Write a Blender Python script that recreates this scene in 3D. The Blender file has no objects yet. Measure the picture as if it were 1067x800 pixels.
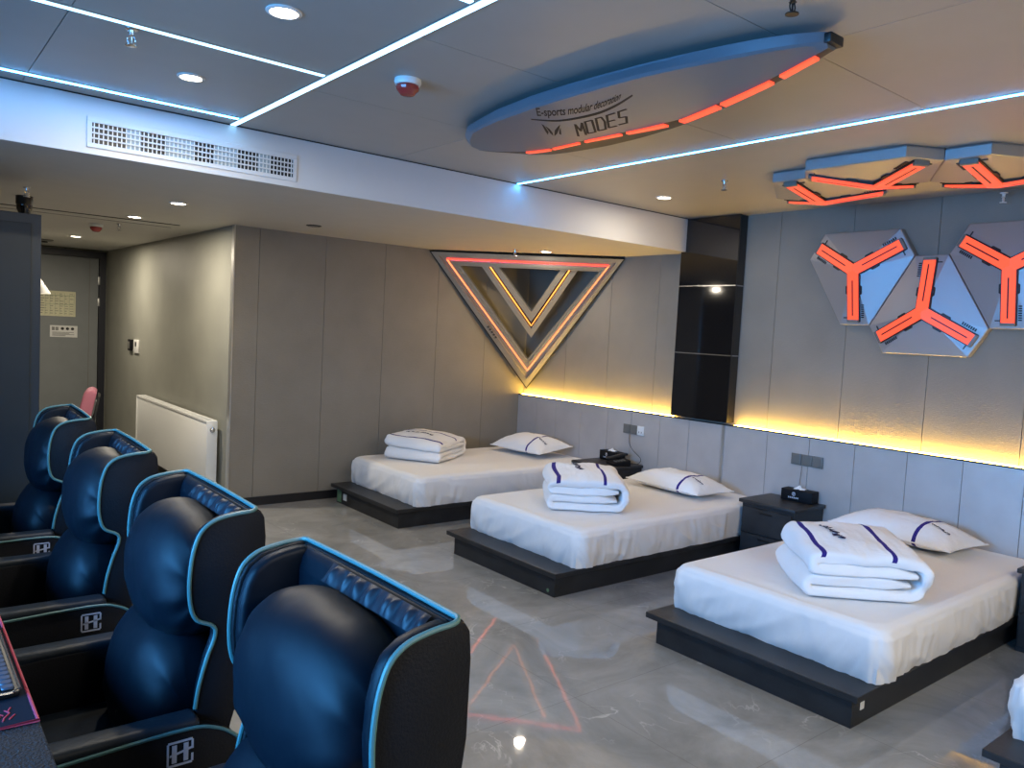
import bpy, bmesh, math, random
from mathutils import Vector, Matrix, noise
PI = math.pi
SC = bpy.context.scene
COL = SC.collection
random.seed(7)

# ------------------------------------------------------------------ materials
def new_mat(name):
    m = bpy.data.materials.new(name); m.use_nodes = True
    nt = m.node_tree; b = nt.nodes['Principled BSDF']
    return m, nt, b
def pm(name, col, rough=.5, metal=0., spec=.5, var=0., vscale=6., bump=0., bscale=60., aniso=None, coat=0.):
    """procedural principled material: base colour varied by noise, bumped by noise"""
    m, nt, b = new_mat(name)
    b.inputs['Base Color'].default_value = (*col, 1); b.inputs['Roughness'].default_value = rough
    b.inputs['Metallic'].default_value = metal; b.inputs['Specular IOR Level'].default_value = spec
    if coat: b.inputs['Coat Weight'].default_value = coat
    tc = nt.nodes.new('ShaderNodeTexCoord')
    if var:
        n = nt.nodes.new('ShaderNodeTexNoise'); n.inputs['Scale'].default_value = vscale; n.inputs['Detail'].default_value = 4
        nt.links.new(tc.outputs['Object'], n.inputs['Vector'])
        r = nt.nodes.new('ShaderNodeValToRGB')
        r.color_ramp.elements[0].position = .3; r.color_ramp.elements[1].position = .7
        r.color_ramp.elements[0].color = (*[c*(1-var) for c in col], 1); r.color_ramp.elements[1].color = (*[min(1, c*(1+var)) for c in col], 1)
        nt.links.new(n.outputs['Fac'], r.inputs['Fac']); nt.links.new(r.outputs['Color'], b.inputs['Base Color'])
    if bump:
        n = nt.nodes.new('ShaderNodeTexNoise'); n.inputs['Scale'].default_value = bscale; n.inputs['Detail'].default_value = 3
        mp = nt.nodes.new('ShaderNodeMapping')
        if aniso: mp.inputs['Scale'].default_value = aniso
        nt.links.new(tc.outputs['Object'], mp.inputs['Vector']); nt.links.new(mp.outputs['Vector'], n.inputs['Vector'])
        bp = nt.nodes.new('ShaderNodeBump'); bp.inputs['Strength'].default_value = bump; bp.inputs['Distance'].default_value = .01
        nt.links.new(n.outputs['Fac'], bp.inputs['Height']); nt.links.new(bp.outputs['Normal'], b.inputs['Normal'])
    return m
def em(name, col, s):
    m, nt, b = new_mat(name)
    b.inputs['Base Color'].default_value = (0, 0, 0, 1); b.inputs['Roughness'].default_value = .4
    b.inputs['Specular IOR Level'].default_value = .2
    b.inputs['Emission Color'].default_value = (*col, 1); b.inputs['Emission Strength'].default_value = s
    return m
def floor_mat():
    m, nt, b = new_mat('polished_stone_tile'); L = nt.links; N = nt.nodes
    tc = N.new('ShaderNodeTexCoord')
    n1 = N.new('ShaderNodeTexNoise'); n1.inputs['Scale'].default_value = 1.7; n1.inputs['Detail'].default_value = 8; n1.inputs['Roughness'].default_value = .65
    n1.inputs['Distortion'].default_value = .8
    L.new(tc.outputs['Object'], n1.inputs['Vector'])
    r = N.new('ShaderNodeValToRGB'); e = r.color_ramp.elements
    e[0].position = .32; e[0].color = (.20, .205, .205, 1); e[1].position = .72; e[1].color = (.36, .365, .365, 1)
    L.new(n1.outputs['Fac'], r.inputs['Fac'])
    # pale veins where the noise crosses its middle
    n2 = N.new('ShaderNodeTexNoise'); n2.inputs['Scale'].default_value = 2.3; n2.inputs['Detail'].default_value = 6; n2.inputs['Distortion'].default_value = 1.6
    L.new(tc.outputs['Object'], n2.inputs['Vector'])
    s = N.new('ShaderNodeMath'); s.operation = 'SUBTRACT'; s.inputs[1].default_value = .5; L.new(n2.outputs['Fac'], s.inputs[0])
    a = N.new('ShaderNodeMath'); a.operation = 'ABSOLUTE'; L.new(s.outputs[0], a.inputs[0])
    v = N.new('ShaderNodeValToRGB'); v.color_ramp.elements[0].position = 0; v.color_ramp.elements[0].color = (.55, .55, .55, 1)
    v.color_ramp.elements[1].position = .012; v.color_ramp.elements[1].color = (0, 0, 0, 1)
    L.new(a.outputs[0], v.inputs['Fac'])
    n3 = N.new('ShaderNodeTexNoise'); n3.inputs['Scale'].default_value = 3.; L.new(tc.outputs['Object'], n3.inputs['Vector'])
    r3 = N.new('ShaderNodeValToRGB'); r3.color_ramp.elements[0].position = .5; r3.color_ramp.elements[1].position = .7; L.new(n3.outputs['Fac'], r3.inputs['Fac'])
    mul = N.new('ShaderNodeMath'); mul.operation = 'MULTIPLY'; L.new(v.outputs['Color'], mul.inputs[0]); L.new(r3.outputs['Color'], mul.inputs[1])
    mx = N.new('ShaderNodeMixRGB'); mx.inputs['Color2'].default_value = (.62, .62, .60, 1); L.new(mul.outputs[0], mx.inputs['Fac']); L.new(r.outputs['Color'], mx.inputs['Color1'])
    # thin joints of 0.8 m tiles
    br = N.new('ShaderNodeTexBrick'); br.offset = 0; br.inputs['Scale'].default_value = 1; br.inputs['Mortar Size'].default_value = .0016
    br.inputs['Brick Width'].default_value = .8; br.inputs['Row Height'].default_value = .8
    br.inputs['Color1'].default_value = (1, 1, 1, 1); br.inputs['Color2'].default_value = (1, 1, 1, 1); br.inputs['Mortar'].default_value = (.72, .72, .72, 1)
    L.new(tc.outputs['Object'], br.inputs['Vector'])
    m2 = N.new('ShaderNodeMixRGB'); m2.blend_type = 'MULTIPLY'; m2.inputs['Fac'].default_value = 1
    L.new(mx.outputs['Color'], m2.inputs['Color1']); L.new(br.outputs['Color'], m2.inputs['Color2']); L.new(m2.outputs['Color'], b.inputs['Base Color'])
    rr = N.new('ShaderNodeMapRange'); rr.inputs['To Min'].default_value = .02; rr.inputs['To Max'].default_value = .05
    L.new(n1.outputs['Fac'], rr.inputs['Value']); L.new(rr.outputs[0], b.inputs['Roughness'])
    bp = N.new('ShaderNodeBump'); bp.inputs['Strength'].default_value = .10; bp.inputs['Distance'].default_value = .003
    n4 = N.new('ShaderNodeTexNoise'); n4.inputs['Scale'].default_value = 9; n4.inputs['Detail'].default_value = 3
    L.new(tc.outputs['Object'], n4.inputs['Vector']); L.new(n4.outputs['Fac'], bp.inputs['Height']); L.new(bp.outputs['Normal'], b.inputs['Normal'])
    return m
M = {}
M['floor'] = floor_mat()
M['wall_taupe'] = pm('taupe_wall_cloth', (.245, .222, .185), .62, var=.07, vscale=3, bump=.3, bscale=40, aniso=(1, 1, 9), spec=.35)
M['wall_corridor'] = pm('grey_green_wall_cloth', (.29, .29, .25), .5, var=.06, vscale=3, bump=.3, bscale=30, aniso=(9, 9, .3), spec=.4)
M['wainscot'] = pm('silver_wall_panel', (.50, .47, .45), .38, metal=.25, var=.05, bump=.15, bscale=50, aniso=(1, 1, 9))
M['joint'] = pm('dark_joint', (.02, .02, .02), .8)
M['ceiling'] = pm('satin_ceiling_panel', (.38, .365, .335), .40, var=.02, spec=.4)
M['beam'] = pm('white_paint', (.64, .635, .63), .55, var=.01)
M['soffit'] = pm('cream_paint', (.55, .53, .475), .6, var=.02)
M['skirting'] = pm('black_skirting', (.012, .012, .014), .4)
M['gloss_black'] = pm('gloss_black_glass', (.006, .006, .007), .06, spec=.6, coat=.3)
M['chrome'] = pm('chrome', (.7, .7, .7), .2, metal=1)
M['trim_steel'] = pm('pale_steel', (.55, .55, .53), .3, metal=.8)
M['platform'] = pm('charcoal_wood', (.017, .018, .020), .42, var=.35, vscale=8, bump=.25, bscale=25, aniso=(12, .8, 12))
M['sheet'] = pm('white_cotton', (.80, .79, .78), .85, spec=.2, bump=.25, bscale=14)
M['quilt'] = pm('white_quilt', (.84, .84, .84), .85, spec=.2, bump=.5, bscale=22)
M['stripe'] = pm('navy_stripe', (.028, .02, .20), .8, spec=.2)
M['ink'] = pm('navy_thread', (.02, .02, .07), .8, spec=.2)
M['leather'] = pm('black_leather', (.005, .008, .014), .5, bump=.35, bscale=9, spec=.35, var=.12)
M['leather_in'] = pm('navy_leather', (.002, .0048, .0085), .48, bump=.35, bscale=7, spec=.18, var=.15)
M['shell'] = pm('black_cloth', (.0035, .004, .006), .6, bump=.2, bscale=200, spec=.22)
M['arm_pad'] = pm('grey_leather', (.010, .016, .024), .5, bump=.2, bscale=40, spec=.28)
M['piping'] = pm('teal_piping', (.07, .17, .16), .45)
M['silver'] = pm('silver_thread', (.55, .57, .66), .5)
M['white_enamel'] = pm('white_enamel', (.84, .85, .83), .3)
M['dark_metal'] = pm('dark_metal', (.02, .02, .02), .4, metal=.6)
M['brushed'] = pm('brushed_aluminium', (.34, .34, .345), .48, metal=.7, bump=.1, bscale=30, aniso=(1, 30, 1))
M['board'] = pm('grey_blue_lacquer', (.13, .155, .185), .35, spec=.6)
M['bronze'] = pm('champagne_aluminium', (.42, .40, .36), .33, metal=.7)
M['black'] = pm('matt_black', (.005, .006, .007), .5)
M['print'] = pm('black_print', (.008, .008, .01), .6)
M['cabinet'] = pm('slate_blue_lacquer', (.007, .019, .031), .5, var=.06)
M['cabinet_edge'] = pm('slate_blue_frame', (.010, .025, .043), .45)
M['door'] = pm('grey_door_paint', (.18, .195, .20), .5, var=.04)
M['door_frame'] = pm('black_door_frame', (.010, .012, .02), .4)
M['paper'] = pm('cream_paper', (.62, .60, .42), .8, var=.05, vscale=30)
M['paper_white'] = pm('white_paper', (.68, .68, .66), .8)
M['grey_plastic'] = pm('grey_plastic', (.15, .145, .13), .45)
M['white_plastic'] = pm('white_plastic', (.78, .78, .76), .4)
M['red_plastic'] = pm('red_plastic', (.30, .035, .03), .25, spec=.7)
M['pink'] = pm('pink_velvet', (.42, .14, .20), .7)
M['desk'] = pm('black_weave', (.012, .016, .021), .55, bump=1., bscale=160, spec=.25)
M['pad'] = pm('black_cloth_pad', (.006, .009, .016), .9, spec=.1)
M['pad_red'] = pm('red_stitching', (.42, .03, .06), .6)
M['keys'] = pm('dark_keycap', (.03, .045, .07), .35)
M['tissue'] = pm('white_tissue', (.85, .85, .84), .9)
M['green'] = pm('green_sticker', (.12, .22, .12), .6)
M['led_blue'] = em('blue_led', (.065, .40, 1.), 20)
M['led_cool'] = em('cool_white_led', (.30, .65, 1.), 3.4)
M['filter'] = pm('pale_filter_cloth', (.30, .36, .38), .8)
M['led_warm'] = em('warm_led', (1., .59, .09), 36)
M['led_yellow'] = em('yellow_led', (1., .27, .05), 2.4)
M['led_pink'] = em('coral_led', (1., .055, .03), 1.9)
M['led_side'] = em('peach_led', (1., .17, .06), 2.3)
M['led_orange'] = em('orange_led', (1., .085, .04), .95)
M['lamp'] = em('lamp_diffuser', (1., .86, .66), 9)
M['lamp_off'] = pm('dark_diffuser', (.15, .14, .12), .4)
M['screen'] = em('monitor_screen', (.25, .6, 1.), .5)

# ------------------------------------------------------------------ mesh helpers
class MB:
    def __init__(s): s.v = []; s.f = []; s.mi = []; s.k = 0
    def add(s, vs, fs, mi=None):
        o = len(s.v); s.v += [tuple(p) for p in vs]
        for f in fs: s.f.append([i + o for i in f]); s.mi.append(s.k if mi is None else mi)
        return s
    def box(s, x0, x1, y0, y1, z0, z1, bev=0, seg=2):
        if x0 > x1: x0, x1 = x1, x0
        if y0 > y1: y0, y1 = y1, y0
        if z0 > z1: z0, z1 = z1, z0
        if not bev:
            v = [(x, y, z) for x in (x0, x1) for y in (y0, y1) for z in (z0, z1)]
            return s.add(v, [(0, 1, 3, 2), (4, 6, 7, 5), (0, 4, 5, 1), (2, 3, 7, 6), (0, 2, 6, 4), (1, 5, 7, 3)])
        bm = bmesh.new(); bmesh.ops.create_cube(bm, size=1)
        for q in bm.verts: q.co = Vector(((x0+x1)/2 + q.co.x*(x1-x0), (y0+y1)/2 + q.co.y*(y1-y0), (z0+z1)/2 + q.co.z*(z1-z0)))
        bmesh.ops.bevel(bm, geom=bm.edges[:], offset=min(bev, .49*min(x1-x0, y1-y0, z1-z0)), segments=seg, affect='EDGES', profile=.5)
        return s.bm(bm)
    def bm(s, bm):
        bm.verts.index_update()
        s.add([q.co[:] for q in bm.verts], [[q.index for q in f.verts] for f in bm.faces]); bm.free(); return s
    def prism(s, poly, ext, bev=0, seg=2):
        """poly: 3D points of a planar outline, pushed along ext"""
        e = Vector(ext); P = [Vector(p) for p in poly]; n = len(P)
        nrm = Vector((0, 0, 0))
        for i in range(n): nrm += (P[i]-P[0]).cross(P[(i+1) % n]-P[0])
        if nrm.dot(e) > 0: P.reverse()
        bm = bmesh.new(); a = [bm.verts.new(p) for p in P]; b = [bm.verts.new(p+e) for p in P]
        bm.faces.new(a); bm.faces.new(b[::-1])
        for i in range(n): bm.faces.new((a[i], b[i], b[(i+1) % n], a[(i+1) % n])[::-1])
        bmesh.ops.recalc_face_normals(bm, faces=bm.faces[:])
        if bev: bmesh.ops.bevel(bm, geom=bm.edges[:], offset=bev, segments=seg, affect='EDGES', profile=.5)
        return s.bm(bm)
    def tube(s, pts, r, n=8, closed=False, rf=None):
        P = [Vector(p) for p in pts]; m = len(P); rings = []
        up = Vector((0, 0, 1)); last = None
        for i in range(m):
            if closed: t = P[(i+1) % m]-P[i-1]
            else: t = P[min(i+1, m-1)]-P[max(i-1, 0)]
            t.normalize()
            if last is None:
                a = up if abs(t.dot(up)) < .9 else Vector((1, 0, 0)); x = t.cross(a).normalized()
            else:
                x = (last - t*last.dot(t)).normalized()
            last = x; y = t.cross(x); rr = r*(rf(i/(m-1)) if rf else 1)
            rings.append([P[i] + x*math.cos(2*PI*k/n)*rr + y*math.sin(2*PI*k/n)*rr for k in range(n)])
        v = [p for R in rings for p in R]; f = []
        for i in range(m if closed else m-1):
            j = (i+1) % m
            for k in range(n): f.append((i*n+k, j*n+k, j*n+(k+1) % n, i*n+(k+1) % n)[::-1])
        if not closed: f.append([k for k in range(n)]); f.append([(m-1)*n+k for k in range(n)][::-1])
        return s.add(v, f)
    def lathe(s, prof, c=(0, 0, 0), n=24, axis='z'):
        v = []; f = []
        for r, z in prof:
            for k in range(n):
                a = 2*PI*k/n; p = (r*math.cos(a), r*math.sin(a), z)
                if axis == 'x': p = (p[2], p[0], p[1])
                if axis == 'y': p = (p[1], p[2], p[0])
                v.append((c[0]+p[0], c[1]+p[1], c[2]+p[2]))
        m = len(prof)
        for i in range(m-1):
            for k in range(n): f.append((i*n+k, i*n+(k+1) % n, (i+1)*n+(k+1) % n, (i+1)*n+k))
        f.append([k for k in range(n)][::-1]); f.append([(m-1)*n+k for k in range(n)])
        return s.add(v, f)
    def grid(s, fn, nu, nv, cu=False, cv=False, mi=None):
        v = [fn(i/(nu if cu else nu-1), j/(nv if cv else nv-1)) for i in range(nu) for j in range(nv)]; f = []; ms = []
        for i in range(nu if cu else nu-1):
            for j in range(nv if cv else nv-1):
                i2 = (i+1) % nu; j2 = (j+1) % nv
                f.append((i*nv+j, i2*nv+j, i2*nv+j2, i*nv+j2)); ms.append(mi(i, j) if mi else s.k)
        o = len(s.v); s.v += [tuple(p) for p in v]
        for q, k in zip(f, ms): s.f.append([i+o for i in q]); s.mi.append(k)
        return s
    def build(s, name, mats, parent=None, smooth=True, loc=None, angle=40, mods=None):
        me = bpy.data.meshes.new(name); me.from_pydata(s.v, [], s.f); me.validate()
        if not isinstance(mats, (list, tuple)): mats = [mats]
        for m in mats: me.materials.append(M[m] if isinstance(m, str) else m)
        if len(mats) > 1:
            me.polygons.foreach_set('material_index', s.mi[:len(me.polygons)])
        bm = bmesh.new(); bm.from_mesh(me); bmesh.ops.recalc_face_normals(bm, faces=bm.faces[:])
        for f in bm.faces: f.smooth = smooth
        if smooth:
            for e in bm.edges:
                if len(e.link_faces) == 2 and e.calc_face_angle(0) > math.radians(angle): e.smooth = False
        bm.to_mesh(me); bm.free()
        o = bpy.data.objects.new(name, me); COL.objects.link(o)
        if parent: o.parent = parent
        if loc: o.location = loc
        return o
def tag(o, label=None, cat=None, group=None, kind=None):
    if label: o['label'] = label
    if cat: o['category'] = cat
    if group: o['group'] = group
    if kind: o['kind'] = kind
    return o
def thing(name, label, cat, loc=(0, 0, 0), rot=None, group=None):
    o = bpy.data.objects.new(name, None); COL.objects.link(o); o.empty_display_size = .1
    o.location = loc
    if rot is not None:
        if isinstance(rot, Matrix): o.rotation_euler = rot.to_euler()
        else: o.rotation_euler = (0, 0, rot)
    return tag(o, label, cat, group)
def struct(name, mb, mat, label=None):
    o = mb.build(name, mat, smooth=False); tag(o, label, kind='structure'); return o
def copy_tree(o, parent=None):
    c = o.copy(); COL.objects.link(c)
    if parent: c.parent = parent
    for ch in list(o.children): copy_tree(ch, c)
    return c
def place(o, loc, rot, label, group=None):
    o.location = loc
    if rot is not None: o.rotation_euler = (0, 0, rot)
    o['label'] = label
    if group: o['group'] = group
    return o
def sm(p, n=6):
    """Catmull-Rom through the points"""
    P = [Vector(q) for q in p]; out = []
    for i in range(len(P)-1):
        a = P[max(i-1, 0)]; b = P[i]; c = P[i+1]; d = P[min(i+2, len(P)-1)]
        for k in range(n):
            t = k/n
            out.append(.5*((2*b)+(c-a)*t+(2*a-5*b+4*c-d)*t*t+(3*b-a-3*c+d)*t**3))
    out.append(P[-1]); return out
def lerp_tab(tab, y):
    if y <= tab[0][0]: return tab[0][1]
    for (a, p), (b, q) in zip(tab, tab[1:]):
        if y <= b: return p+(q-p)*(y-a)/(b-a)
    return tab[-1][1]
def text_mb(body, size, depth=0, bold=0):
    cu = bpy.data.curves.new('t', 'FONT'); cu.body = body; cu.size = size; cu.offset = bold; cu.extrude = depth
    o = bpy.data.objects.new('t', cu); COL.objects.link(o)
    dg = bpy.context.evaluated_depsgraph_get(); me = o.evaluated_get(dg).to_mesh()
    mb = MB(); mb.add([v.co[:] for v in me.vertices], [list(p.vertices) for p in me.polygons])
    o.evaluated_get(dg).to_mesh_clear(); bpy.data.objects.remove(o); bpy.data.curves.remove(cu)
    return mb

# ------------------------------------------------------------------ camera
cam = bpy.data.cameras.new('camera'); cam.lens = 817/1067*36; cam.sensor_width = 36; cam.clip_start = .02
co = bpy.data.objects.new('camera', cam); COL.objects.link(co); SC.camera = co
yaw, pitch, roll = math.radians(50.94), math.radians(3.8), math.radians(-3.0)
fw = Vector((math.cos(yaw), math.sin(yaw), 0)); rt = Vector((math.sin(yaw), -math.cos(yaw), 0)); dn = Vector((0, 0, -1))
f2 = fw*math.cos(pitch)+dn*math.sin(pitch); d2 = dn*math.cos(pitch)-fw*math.sin(pitch)
r3 = rt*math.cos(roll)+d2*math.sin(roll); d3 = d2*math.cos(roll)-rt*math.sin(roll)
Rm = Matrix((r3, -d3, -f2)).transposed()
co.matrix_world = Matrix.Translation((0, 0, 1.6)) @ Rm.to_4x4()

# ------------------------------------------------------------------ room
CE, SO, YF, YB, XW, XU, XC, YD = 2.635, 2.356, 4.341, 6.514, 5.386, 5.45, 2.279, 11.13
XL, YN, LED = -1.7, -2.6, .94
struct('floor', MB().box(XL-.1, 5.6, YN-.1, YD+.1, -.1, 0), 'floor')
# main ceiling: panels with thin shadow joints on a dark backing
G = .0035
mb = MB(); mb.k = 1; mb.box(XL-.1, 5.6, YN-.1, YF, CE+.012, CE+.1); mb.k = 0
def panel_grid(mb, xs, ys, fn):
    for a, b in zip(xs, xs[1:]):
        for c, d in zip(ys, ys[1:]): fn(a+G/2, b-G/2, c+G/2, d-G/2)
cb = lambda a, b, c, d: mb.box(a, b, c, d, CE, CE+.012)
panel_grid(mb, [1.49, 2.49, 3.478], [YN, -1.17, -.255, .66, 1.576, 2.49, 3.40, YF], cb)
panel_grid(mb, [XL-.05, -.5, .518, 1.49], [YN, -1.17, -.255, .66, 2.1, 3.16, YF], cb)
panel_grid(mb, [3.478, 5.5], [YN, YF], cb)
struct('ceiling', mb, ['ceiling', 'joint'])
# dropped ceiling beyond the beam: underside and face
mb = MB(); mb.box(XL-.1, 5.6, YF+.02, YD+.1, SO, SO+.1)
struct('ceiling_dropped', mb, 'soffit')
mb = MB(); mb.box(XL-.1, 5.45, YF, YF+.02, SO, CE+.05)
struct('trim_1', mb, 'beam')
struct('trim_2', MB().box(XL, 5.44, YF-.004, YF, CE-.006, CE), 'joint')
# back wall with vertical joints
mb = MB(); mb.k = 1; mb.box(XC+.01, 5.6, YB+.012, YB+.1, 0, SO+.1); mb.k = 0
xs = [XC, 2.49, 3.09, 3.69, 4.29, 4.89, 5.5]
for a, b in zip(xs, xs[1:]): mb.box(a+(0 if a == XC else G/2), b-G/2, YB, YB+.012, 0, SO+.02)
struct('wall_back', mb, ['wall_taupe', 'joint'])
# headboard wall: upper cloth panels, lower silver wainscot
mb = MB(); mb.k = 1; mb.box(XU+.012, 5.6, YN-.1, YB+.05, 0, CE+.1); mb.k = 0
ys = [YN]+[1.74-.59*i for i in range(6, 0, -1)]+[1.74, 2.325, 2.915, 3.505, 4.10, 4.69, 5.28, 5.87, YB+.02]
for a, b in zip(ys, ys[1:]): mb.box(XU, XU+.012, a+G/2, b-G/2, LED-.05, CE+.02)
struct('wall_right', mb, ['wall_taupe', 'joint'])
mb = MB(); mb.k = 1; mb.box(XW+.008, XU+.01, YN, YB, 0, LED-.03); mb.k = 0
ys = [YN]+[1.68-.355*i for i in range(11, 0, -1)]+[1.68, 2.03, 2.38, 2.745, 3.095, 3.45, 3.87, 4.21, 4.53, 4.868, 5.17, 5.54, 5.9, 6.2, YB]
for a, b in zip(ys, ys[1:]): mb.box(XW, XW+.008, a+G/2, b-G/2, 0, LED-.012)
mb.k = 1; mb.box(XW-.003, XW+.012, YN, YB, LED-.012, LED-.002); mb.box(XW+.012, XU, YN, YB, LED-.03, LED-.012)
struct('wall_right_wainscot', mb, ['wainscot', 'joint'])
# corridor wall, door wall, unseen left and near walls
mb = MB(); mb.box(XC, XC+.1, YB+.012, YD+.05, 0, SO+.05); struct('wall_corridor', mb, 'wall_corridor')
struct('trim_3', MB().box(XC-.006, XC+.004, YB-.008, YB+.05, 0, SO), 'trim_steel')
mb = MB(); mb.box(XL-.1, XC+.1, YD, YD+.1, 0, SO+.05); struct('wall_door_side', mb, 'wall_corridor')
mb = MB(); mb.box(XL-.1, XL, YN-.1, .2, 0, CE+.05).box(XL-.1, XL, 3.8, YD, 0, CE+.05).box(XL-.1, XL, .2, 3.8, 0, .9).box(XL-.1, XL, .2, 3.8, 2.2, CE+.05)
struct('wall_left', mb, 'wall_taupe')
struct('wall_near', MB().box(XL-.1, 5.6, YN-.1, YN, 0, CE+.05), 'wall_taupe')
mb = MB()
for y in (.2, 1.4, 2.6, 3.74): mb.box(XL-.06, XL, y, y+.06, .9, 2.2)
mb.box(XL-.06, XL, .2, 3.8, .9, .96).box(XL-.06, XL, .2, 3.8, 2.14, 2.2)
w = struct('added_window_1', mb, 'white_enamel')  # unseen window, added to go with the blue fill light from the left
gm, nt, b = new_mat('added_window_glass'); b.inputs['Transmission Weight'].default_value = 1; b.inputs['Roughness'].default_value = .0; b.inputs['IOR'].default_value = 1.1
g = MB().box(XL-.04, XL-.034, .2, 3.8, .9, 2.2).build('added_window_glass', gm, w, smooth=False)  # pane of the added window
# skirtings
struct('baseboard_back', MB().box(XC, XW, YB-.012, YB, 0, .075), 'skirting')
struct('baseboard_corridor', MB().box(XC-.012, XC, YB, YD, 0, .06), 'skirting')
# slot in the dropped ceiling
struct('trim_4', MB().box(XL, 2.0, 7.05, 7.075, SO-.004, SO), 'joint')
struct('trim_5', MB().box(XL, 2.0, 7.32, 7.33, SO-.003, SO), 'grey_plastic')

# door at the end of the corridor
fr = MB().box(2.180, 2.257, YD-.05, YD, 0, 2.33).box(.95, 2.18, YD-.05, YD, 2.25, 2.33).box(.87, .95, YD-.05, YD, 0, 2.33)
d = struct('door_1', fr, 'door_frame')
MB().box(.955, 2.175, YD-.035, YD-.002, .01, 2.245, .003).build('door_leaf', 'door', d, smooth=False)
MB().box(2.070, 2.076, YD-.038, YD-.03, .01, 2.245).build('door_edge_strip', 'grey_plastic', d, smooth=False)
for z in (1.70, 1.97, .4):
    MB().box(2.165, 2.19, YD-.058, YD-.03, z-.05, z+.05, .003).build('hinge', 'trim_steel', d)

# ------------------------------------------------------------------ ceiling strips of light
def strip(name, x0, x1, y0, y1, label, mat='led_cool', grp='cold white light strips in the ceiling'):
    t = thing(name, label, 'light strip', ((x0+x1)/2, (y0+y1)/2, CE), group=grp)
    cx, cy = (x0+x1)/2, (y0+y1)/2
    MB().box(x0-cx, x1-cx, y0-cy, y1-cy, -.006, 0).build('diffuser', mat, t, smooth=False)
    e = .004
    mb = MB()
    if x1-x0 < y1-y0: mb.box(x0-cx-e, x0-cx, y0-cy, y1-cy, -.004, 0).box(x1-cx, x1-cx+e, y0-cy, y1-cy, -.004, 0)
    else: mb.box(x0-cx, x1-cx, y0-cy-e, y0-cy, -.004, 0).box(x0-cx, x1-cx, y1-cy, y1-cy+e, -.004, 0)
    mb.build('channel_edge', 'trim_steel', t, smooth=False)
    return t
strip('light_strip', 1.476, 1.504, YN+.1, YF-.006, 'long white light strip running from the air vent beam past the red smoke detector')
strip('light_strip', XL, 1.46, 3.149, 3.171, 'white light strip between the two ceiling downlights, ending at the long strip')
strip('light_strip', XL, 1.46, 4.165, 4.187, 'white light strip along the ceiling just above the air vent grille', 'led_blue')
strip('light_strip', XL, 1.46, 2.09, 2.112, 'short stub of white light strip at the top edge of the photo')
strip('light_strip', 3.471, 3.487, YN+.1, YF-.006, 'thin cyan white light strip between the hanging board and the headboard wall', 'led_blue')

# cove light strip on the ledge
def cove(y0, y1, label):
    t = thing('cove_light_strip', label, 'light strip', ((XW+XU)/2, (y0+y1)/2, LED-.012), group='warm light strips on the headboard ledge')
    h = (y1-y0)/2
    MB().box(-.018, .02, -h, h, 0, .014, .003).build('diffuser', 'led_warm', t, smooth=False)
    MB().box(-.024, -.019, -h, h, -.0, .006).build('channel_edge', 'trim_steel', t, smooth=False)
cove(4.42, YB-.03, 'warm yellow light strip on the ledge between the corner triangle and the black column')
cove(YN+.1, 3.77, 'warm yellow light strip on the ledge below the hexagonal wall lamps')

# ------------------------------------------------------------------ black glass column
t = thing('glass_column', 'tall glossy black glass cabinet column with two silver joints above the headboard ledge', 'column', (5.40, 4.10, LED+.014))
zt = CE-.005-LED-.014
MB().box(-.05, .05, -.29, .29, 0, zt, .002).build('body', 'gloss_black', t, smooth=False)
for z in (1.499, 2.065):
    MB().box(-.052, .05, -.292, .292, z-LED-.014-.004, z-LED-.014+.004).build('silver_joint', 'chrome', t, smooth=False)
MB().box(-.053, -.047, -.2935, -.2875, 0, zt).build('corner_strip', 'dark_metal', t, smooth=False)
struct('trim_6', MB().box(XW-.006, XW, 3.845, 3.872, 0, LED-.012), 'trim_steel')

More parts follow.
